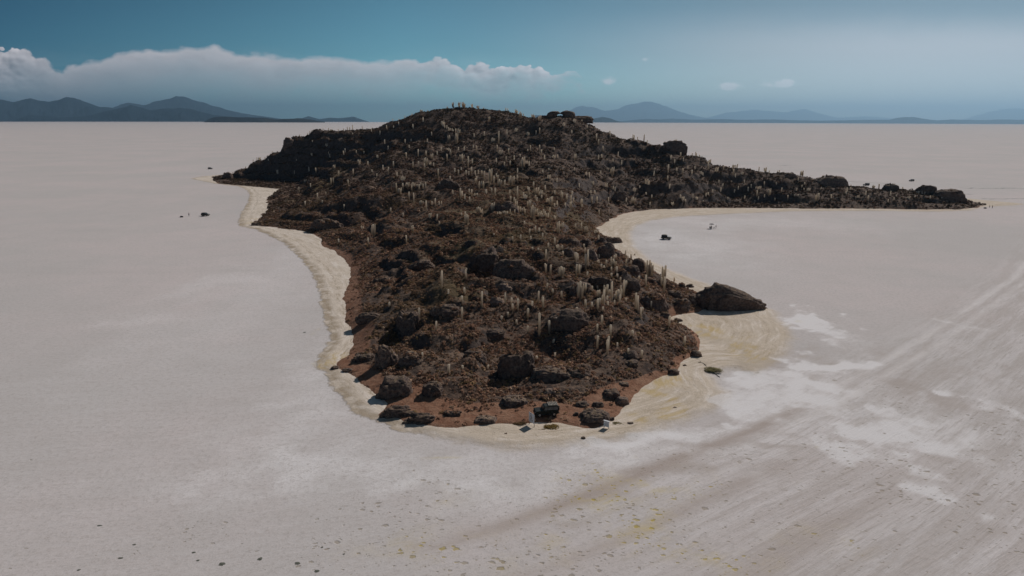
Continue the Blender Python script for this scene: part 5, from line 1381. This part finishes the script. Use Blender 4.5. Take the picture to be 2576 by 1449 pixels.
def person(label, loc, rz, coat, pose='stand'):
    sit = pose == 'sit'
    hz = 0.50 if sit else 0.95
    J = [(0, 0, hz), (0, 0, hz + .22), (0.02, 0, hz + .46), (0.03, 0, hz + .58), (0.05, 0, hz + .68), (0.06, 0, hz + .80)]
    B = [(0, 1), (1, 2), (2, 3), (3, 4), (4, 5)]
    R = [(.15, .12), (.13, .10), (.16, .10), .055, (.095, .085), .07]
    for s in (-1, 1):
        n = len(J)
        if sit: J += [(.03, s * .10, hz - .02), (.43, s * .13, hz), (.46, s * .13, .08), (.60, s * .14, .04)]
        else: J += [(0, s * .10, hz - .08), (.03 * s, s * .11, .50), (-.02 + .04 * s, s * .12, .08), (.14, s * .13, .04)]
        B += [(0, n), (n, n + 1), (n + 1, n + 2), (n + 2, n + 3)]; R += [.095, .062, .045, .038]
        n = len(J)
        J += [(0.01, s * .19, hz + .45), (.02, s * .25, hz + .18), (.16 if not sit else .24, s * .22, hz + (.00 if not sit else .12)), (.20 if not sit else .32, s * .20, hz - .07 + (0 if not sit else .17))]
        B += [(2, n), (n, n + 1), (n + 1, n + 2), (n + 2, n + 3)]; R += [.06, .045, .034, .028]
        h = len(J) - 1; c = J[h]
        for f in range(4):                                        # four fingers and a thumb
            J.append((c[0] + .05, c[1] + (f - 1.5) * .02, c[2] - .07 - .01 * (f in (1, 2)))); B.append((h, len(J) - 1)); R.append(.009)
        J.append((c[0] + .06, c[1] - s * .045, c[2] - .03)); B.append((h, len(J) - 1)); R.append(.010)
    fig = skin_fig("person", J, B, R, M_SKIN)
    fig.location = loc; fig.rotation_euler = (0, 0, rz)
    tag(fig, label, "person")
    # clothing shells follow the torso and the legs
    top = skin_fig("jacket", [J[0], J[1], J[2], (J[2][0], 0, J[2][2] + .05), *(q for s in (0, 1) for q in J[10 + s * 13:13 + s * 13])], [(0, 1), (1, 2), (2, 3), (2, 4), (4, 5), (5, 6), (2, 7), (7, 8), (8, 9)],
                   [(.175, .145), (.155, .125), (.185, .125), .07, .078, .062, .05, .078, .062, .05], coat, fig)
    legs = skin_fig("trousers", [J[0], *(q for s in (0, 1) for q in J[6 + s * 13:9 + s * 13])], [(0, 1), (1, 2), (2, 3), (0, 4), (4, 5), (5, 6)], [(.165, .135), .112, .078, .06, .112, .078, .06], M_TROU, fig)
    bm = bmesh.new(); bmesh.ops.create_icosphere(bm, subdivisions=2, radius=.105, matrix=Matrix.Translation((J[5][0] - .02, 0, J[5][2] + .02)) @ Matrix.Diagonal((1.05, .95, 1.0, 1)))
    bm_obj("hair", bm, M_HAIR, fig, True)
    return fig
C_DARK = mat_simple("dark_jacket", (0.03, 0.03, 0.035), 0.85)
C_BLUE = mat_simple("navy_jacket", (0.03, 0.04, 0.08), 0.85)
C_RED = mat_simple("maroon_jacket", (0.10, 0.03, 0.03), 0.85)
gx_, gy_ = at_ground(475.5, 544); person("person in dark clothes standing on the salt left of the parked car", (gx_, gy_, 0), -.4, C_DARK)
gx_, gy_ = at_ground(2489, 523); person("left one of two people on the salt off the right cape's tip", (gx_, gy_, 0), 2.6, C_DARK)
gx_, gy_ = at_ground(2496, 524); person("right one of two people on the salt off the right cape's tip", (gx_, gy_, 0), 2.2, C_BLUE)
tx, ty = at_ground(1791, 575)
# the party under the parasol
def parasol(loc):
    root = empty("parasol", loc); tag(root, "dark open parasol on a pole standing on the salt of the right bay", "parasol")
    bm = bmesh.new(); cyl(bm, (0, 0, 1.15), .025, 2.3, 'Z', 10); bm_obj("pole", bm, M_TRIM, root)
    bm = bmesh.new(); n = 8; r = 1.25
    c = bm.verts.new((0, 0, 2.35)); mid = []; rim = []
    for k in range(n * 2):
        a = PI * k / n; q = 1.0 if k % 2 == 0 else .95
        mid.append(bm.verts.new((math.cos(a) * r * .55, math.sin(a) * r * .55, 2.26))); rim.append(bm.verts.new((math.cos(a) * r * q, math.sin(a) * r * q, 2.02)))
    m_ = n * 2
    for k in range(m_):
        bm.faces.new((c, mid[k], mid[(k + 1) % m_])); bm.faces.new((mid[k], rim[k], rim[(k + 1) % m_], mid[(k + 1) % m_]))
    bmesh.ops.solidify(bm, geom=list(bm.faces), thickness=.015)
    bm_obj("canopy", bm, C_DARK, root)
    bm = bmesh.new(); cyl(bm, (0, 0, .05), .28, .10, 'Z', 16, .2); bm_obj("base", bm, M_TRIM, root)
def camp_chair(loc, rz, lab):
    root = empty("camp_chair", loc, rz); tag(root, lab, "chair", "camp chairs under the parasol")
    bm = bmesh.new(); bx(bm, -.22, .24, -.24, .24, .40, .44); bm_obj("seat", bm, C_DARK, root)
    bm = bmesh.new(); bx(bm, -.27, -.23, -.24, .24, .42, .88); bm_obj("backrest", bm, C_DARK, root)
    for x in (-.20, .20):
        for y in (-.21, .21):
            bm = bmesh.new(); bx(bm, x - .012, x + .012, y - .012, y + .012, 0, .40); bm_obj("leg", bm, M_TRIM, root)
def camp_table(loc):
    root = empty("camp_table", loc); tag(root, "low dark folding table under the parasol in the right bay", "table")
    bm = bmesh.new(); bx(bm, -.55, .55, -.35, .35, .68, .71); bm_obj("tabletop", bm, M_TRIM, root)
    for x in (-.48, .48):
        for y in (-.28, .28):
            bm = bmesh.new(); bx(bm, x - .015, x + .015, y - .015, y + .015, 0, .68); bm_obj("leg", bm, M_TRIM, root)
parasol((tx - .2, ty + .3, 0)); camp_table((tx + .1, ty - .1, 0))
camp_chair((tx - 1.0, ty, 0), .1, "dark camp chair at the left side of the folding table"); camp_chair((tx + 1.0, ty + .1, 0), PI, "dark camp chair at the right side of the folding table")
camp_chair((tx - .1, ty + .95, 0), -PI / 2, "dark camp chair behind the folding table")
person("person in maroon jacket sitting left of the folding table under the parasol", (tx - .98, ty, 0), .1, C_RED, 'sit')
person("person in dark jacket sitting behind the folding table under the parasol", (tx - .1, ty + .93, 0), -PI / 2, C_DARK, 'sit')
person("person in navy jacket standing at the right end of the parasol party", (tx + 1.9, ty + .1, 0), PI, C_BLUE)
# a dark bag lying beyond the left person and a small one by the car
def bag(u, v, s, lab):
    x_, y_ = at_ground(u, v); bm = bmesh.new()
    bmesh.ops.create_icosphere(bm, subdivisions=3, radius=1.0)
    for q in bm.verts:
        q.co = Vector((math.copysign(abs(q.co.x) ** .7, q.co.x) * .5, math.copysign(abs(q.co.y) ** .7, q.co.y) * .28, math.copysign(abs(q.co.z) ** .6, q.co.z) * .2 + .19)) * s
    o = bm_obj("duffel_bag", bm, C_DARK, None, True); o.location = (x_, y_, 0); tag(o, lab, "bag")
    bm = bmesh.new()
    for k in range(9):
        a = PI * k / 8; cyl(bm, (math.cos(a) * .22 * s, 0, (.36 + math.sin(a) * .12) * s), .02 * s, .05 * s, 'Y', 8)
    bm_obj("handle", bm, M_TRIM, o)
bag(457, 546.5, 1.7, "dark bag lying on the salt left of the lone standing person")
bag(511, 544.5, 1.6, "dark bag on the salt at the rear of the parked car left of the island")
bag(2478, 524.5, 1.7, "dark bag on the salt beside the two walking people off the right cape")

# ------------------------------------------------------------------ signs
M_BOARD = mat_simple("white_sign_board", (0.78, 0.78, 0.80), 0.5, 0, .3, .08, 3)
M_MARK = mat_simple("faded_sign_print", (0.36, 0.30, 0.26), 0.6, 0, .3, .3, 20)
M_MARKG = mat_simple("grey_sign_print", (0.33, 0.35, 0.38), 0.6, 0, .3, .3, 20)
M_POST = mat_simple("weathered_post", (0.16, 0.13, 0.11), 0.8, 0, .3, .3)
def sign(name, label, p0, p1, z0, z1, mounds, lines, mark, cap=False):
    """board between ground points p0 (far, left) and p1 (near, right)"""
    p0 = Vector((*p0, 0)); p1 = Vector((*p1, 0)); dv = p1 - p0; W = dv.length
    root = empty(name, (p0 + p1) / 2, math.atan2(dv.y, dv.x)); tag(root, label, "sign")
    bm = bmesh.new(); bx(bm, -W / 2, W / 2, -.02, .02, z0, z1); bevel_bm(bm, .008, 1)
    board = bm_obj("board", bm, M_BOARD, root)
    for s in (-1, 1):
        bm = bmesh.new(); bx(bm, s * (W / 2 - .10) - .035, s * (W / 2 - .10) + .035, .025, .095, -.3, z1 - .06); bm_obj("post", bm, M_POST, root)
    # the visible face looks towards -Y of the board's own frame
    bm = bmesh.new()
    for (kind, a, b_, c, d_) in lines:
        if kind == 'bar': bx(bm, a * W, b_ * W, -.026, -.0215, z0 + c * (z1 - z0), z0 + d_ * (z1 - z0))
        else:
            for k in range(18):
                t0 = 2 * PI * k / 18; cx_ = a * W + math.cos(t0) * c * W; cz_ = z0 + b_ * (z1 - z0) + math.sin(t0) * c * W * 1.0
                bx(bm, cx_ - d_ * W, cx_ + d_ * W, -.026 - .0001 * k, -.0215, cz_ - d_ * W, cz_ + d_ * W)
    bm_obj("print", bm, mark, root)
    if cap:
        bm = bmesh.new(); bx(bm, -W / 2 - .04, W / 2 + .04, -.10, .16, z1 + .003, z1 + .035); bm_obj("top_plate", bm, M_BOARD, root)
    return root
sx, sy, sz = hit(1336, 1074)
r_l = [('ring', -.12, .78, .15, .025), ('ring', -.14, .50, .17, .028), ('ring', .02, .52, .09, .028), ('bar', -.34, -.26, .24, .30), ('bar', -.20, -.08, .22, .30), ('bar', -.02, .10, .22, .30), ('bar', .14, .22, .16, .34), ('bar', -.30, -.06, .10, .13), ('bar', 0, .12, .08, .11)]
sign("signboard", "tall slanting white signboard with faded round markings at the front edge of the red soil", (sx - .35, sy + .75), (sx + .50, sy - .65), .75, 2.45, None, r_l, M_MARK)
sx2, sy2 = at_ground(1525, 1080)
t_l = [('bar', -.36, -.20, .80, .88), ('bar', -.16, .02, .80, .88), ('bar', .06, .20, .80, .88), ('bar', .24, .34, .80, .88)] + [('bar', -.36 + .0 * k, .30 - .07 * (k % 2), .66 - .11 * k, .70 - .11 * k) for k in range(5)] + [('bar', -.34, -.12, .05, .10), ('bar', -.06, .22, .05, .10)]
sign("signboard", "small white noticeboard with lines of grey lettering beside the furrowed boulder", (sx2 - .40, sy2 + .28), (sx2 + .42, sy2 - .28), .45, 1.50, None, t_l, M_MARKG, True)

# ------------------------------------------------------------------ mountains and far islands
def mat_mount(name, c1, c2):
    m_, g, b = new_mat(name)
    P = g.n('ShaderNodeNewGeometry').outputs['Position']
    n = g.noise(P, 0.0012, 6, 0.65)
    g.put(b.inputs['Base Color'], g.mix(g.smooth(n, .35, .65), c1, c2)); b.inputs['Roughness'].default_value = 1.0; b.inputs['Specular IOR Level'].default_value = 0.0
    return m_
M_MT = mat_mount("haze_blue_mountain_rock", (0.010, 0.019, 0.030), (0.016, 0.024, 0.034))  # blue of the distant haze is put into the rock colour
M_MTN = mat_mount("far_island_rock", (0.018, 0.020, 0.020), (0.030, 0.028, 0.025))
def qa(pts): return [(x * .3793, 65.1 + y * .3793) for x, y in pts]
def qb(pts): return [(911.8 + x * .646, 65.1 + y * .646) for x, y in pts]
def range_(name, label, pts, Ykm, thick_km, mat, seed, rough=.06):
    D = Ykm * 1000
    us = np.array([p[0] for p in pts]); vs = np.array([p[1] for p in pts])
    uu = np.linspace(us[0], us[-1], max(60, int((us[-1] - us[0]) / 1.6)))
    vv = np.interp(uu, us, vs)
    k_ = np.array([.25, .5, .25]); vp = np.pad(vv, 1, 'edge'); vv = np.convolve(vp, k_, 'valid')
    base = -D * D / (2 * R_EARTH) - 60
    X = np.empty(len(uu)); Zt = np.empty(len(uu))
    for i, (u, v) in enumerate(zip(uu, vv)):
        x, _, z = at_depth(u, v, D); X[i] = x; Zt[i] = z
    hgt = Zt - base
    m_ = 31; ts = np.linspace(-1, 1, m_)
    V = []
    for t in ts:
        # spurs run down towards the viewer, so the front is not one smooth slope
        w = (1 - abs(t)) ** 1.15
        y = D + t * thick_km * 1000
        xs_ = X * (y / D)
        n = fbm(xs_ / (thick_km * 300), np.full(len(xs_), t * 3.0), octaves=5, seed=seed, gain=.6)
        h = hgt * np.clip(w * (1 + .9 * n * (1 - w) * 2.0), 0, 1 if t != 0 else 1)
        if abs(t) < 1e-6: h = hgt * (1 + rough * .7 * fbm(xs_ / (thick_km * 130), xs_ * 0, octaves=3, seed=seed + 3))
        V.append(np.stack([xs_, np.full(len(xs_), y), base + h], 1))
    V = np.concatenate(V)
    me = np_mesh(name, V, grid_faces(len(uu), m_), True); me.materials.append(mat)
    tag(link(name, me), label, None, None, "structure")
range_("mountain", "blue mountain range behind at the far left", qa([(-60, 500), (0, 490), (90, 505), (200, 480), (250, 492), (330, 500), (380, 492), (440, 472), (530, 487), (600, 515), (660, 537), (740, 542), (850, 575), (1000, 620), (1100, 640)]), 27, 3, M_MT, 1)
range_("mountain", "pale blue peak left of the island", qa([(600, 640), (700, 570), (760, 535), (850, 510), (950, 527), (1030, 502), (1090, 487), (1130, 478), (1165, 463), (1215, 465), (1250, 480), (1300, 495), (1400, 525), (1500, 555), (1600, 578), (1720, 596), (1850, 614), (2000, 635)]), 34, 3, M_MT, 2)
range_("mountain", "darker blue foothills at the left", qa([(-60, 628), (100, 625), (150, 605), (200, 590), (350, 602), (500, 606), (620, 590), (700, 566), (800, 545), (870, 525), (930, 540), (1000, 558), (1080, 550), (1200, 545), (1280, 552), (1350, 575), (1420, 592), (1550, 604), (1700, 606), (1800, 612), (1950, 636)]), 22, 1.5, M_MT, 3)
range_("far_island", "low dark island on the horizon left of the hill", qa([(1352, 637), (1380, 620), (1420, 606), (1500, 603), (1600, 607), (1750, 610), (1830, 620), (1900, 617), (2000, 613), (2060, 622), (2110, 630), (2155, 636)]), 13, 0.8, M_MTN, 4)
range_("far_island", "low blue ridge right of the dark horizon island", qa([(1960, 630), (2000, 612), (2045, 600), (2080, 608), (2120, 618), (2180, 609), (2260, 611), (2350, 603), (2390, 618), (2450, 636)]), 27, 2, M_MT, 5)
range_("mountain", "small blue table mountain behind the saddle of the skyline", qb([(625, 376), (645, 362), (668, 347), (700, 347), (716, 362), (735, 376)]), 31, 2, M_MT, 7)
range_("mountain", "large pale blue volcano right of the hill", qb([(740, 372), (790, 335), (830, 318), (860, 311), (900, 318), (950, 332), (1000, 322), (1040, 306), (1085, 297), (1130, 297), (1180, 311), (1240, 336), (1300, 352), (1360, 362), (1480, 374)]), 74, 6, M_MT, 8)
range_("far_island", "dark blue low hill at the right foot of the skyline", qb([(835, 374), (865, 363), (900, 361), (932, 355), (962, 359), (985, 368), (1020, 375)]), 24, 1.5, M_MTN, 9)
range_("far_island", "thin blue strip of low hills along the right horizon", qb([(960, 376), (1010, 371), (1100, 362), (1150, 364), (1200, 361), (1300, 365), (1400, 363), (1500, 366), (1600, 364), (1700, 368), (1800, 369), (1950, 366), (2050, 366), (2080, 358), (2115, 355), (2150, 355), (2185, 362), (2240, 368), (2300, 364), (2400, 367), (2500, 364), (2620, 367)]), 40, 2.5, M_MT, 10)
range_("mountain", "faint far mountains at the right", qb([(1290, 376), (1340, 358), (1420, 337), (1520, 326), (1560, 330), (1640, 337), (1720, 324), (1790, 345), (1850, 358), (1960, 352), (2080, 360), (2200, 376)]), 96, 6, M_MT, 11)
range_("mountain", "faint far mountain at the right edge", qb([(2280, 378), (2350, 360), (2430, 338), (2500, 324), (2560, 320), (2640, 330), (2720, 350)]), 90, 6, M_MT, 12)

# thin wheel tracks and pressure lines far out on the salt
M_LINE = mat_simple("worn_salt_line", (0.33, 0.30, 0.285), 0.9, 0, .1, .4, .05)
def far_line(pts, w, lab):
    Q = []
    for (u0, v0), (u1, v1) in zip(pts[:-1], pts[1:]):
        a = np.array(at_ground(u0, v0)); b_ = np.array(at_ground(u1, v1))
        for t in np.linspace(0, 1, 14, endpoint=False): Q.append(a * (1 - t) + b_ * t)
    Q.append(np.array(at_ground(*pts[-1]))); Q = np.array(Q); n = len(Q); V = []
    wob = fbm(np.arange(n) * .35 + pts[0][0], np.zeros(n), octaves=3, seed=14)
    for i in range(n):
        t = Q[min(i + 1, n - 1)] - Q[max(i - 1, 0)]; t /= np.linalg.norm(t); s = np.array([-t[1], t[0]])
        ww = w * (0.5 + 0.7 * abs(wob[i])) * (0.15 if i in (0, n - 1) else 1); c = Q[i] + s * wob[i] * w * 2.5
        z = -(c[0] ** 2 + c[1] ** 2) / (2 * R_EARTH)
        V += [(*(c + s * ww * 1.5), z - .03), (*(c + s * ww * .6), z + .03), (*(c - s * ww * .6), z + .03), (*(c - s * ww * 1.5), z - .03)]
    F = [(i * 4 + k, i * 4 + k + 1, i * 4 + k + 5, i * 4 + k + 4) for i in range(n - 1) for k in range(3)]
    me = bpy.data.meshes.new("salt_line"); me.from_pydata(V, [], F); me.update(); me.materials.append(M_LINE)
    tag(link("salt_line", me), lab, "track", "thin worn lines far out on the salt")
far_line([(2262, 483), (2350, 484), (2448, 489)], 2.2, "long thin dark line on the salt just behind the end of the right cape")
far_line([(2418, 473), (2500, 474), (2590, 474)], 2.2, "thin dark line on the salt at the right edge, farther than the long one")
far_line([(2440, 499), (2520, 500), (2600, 498)], 1.2, "short faint line at the right edge nearer than the other lines")
far_line([(1990, 446), (2120, 455), (2240, 462)], 1.2, "faint line on the salt behind the great domed rock")
far_line([(1958, 416.5), (1988, 415.5)], 2.0, "very short dark line on the salt above the right ridge")
# ------------------------------------------------------------------ air
def haze():
    R = 112000.0; z0, z1 = -1990.0, 2150.0
    bm = bmesh.new(); bx(bm, -R, R, -R, R, z0, z1)
    m_ = bpy.data.materials.new("haze_air"); m_.use_nodes = True; nt_ = m_.node_tree
    nt_.nodes.remove(nt_.nodes['Principled BSDF'])
    comp = []
    for col, den, g_ in (((0.0, 0.48, 0.95, 1), 1.4e-5, 0.0), ((0.97, 0.98, 0.98, 1), 1.25e-5, 0.70)):
        pv = nt_.nodes.new('ShaderNodeVolumePrincipled')
        pv.inputs['Color'].default_value = col; pv.inputs['Density'].default_value = den; pv.inputs['Anisotropy'].default_value = g_
        comp.append(pv)
    ad = nt_.nodes.new('ShaderNodeAddShader')
    nt_.links.new(comp[0].outputs[0], ad.inputs[0]); nt_.links.new(comp[1].outputs[0], ad.inputs[1])
    nt_.links.new(ad.outputs[0], nt_.nodes['Material Output'].inputs['Volume'])
    o = bm_obj("haze", bm, m_)
    tag(o, None, None, None, "stuff")
haze()
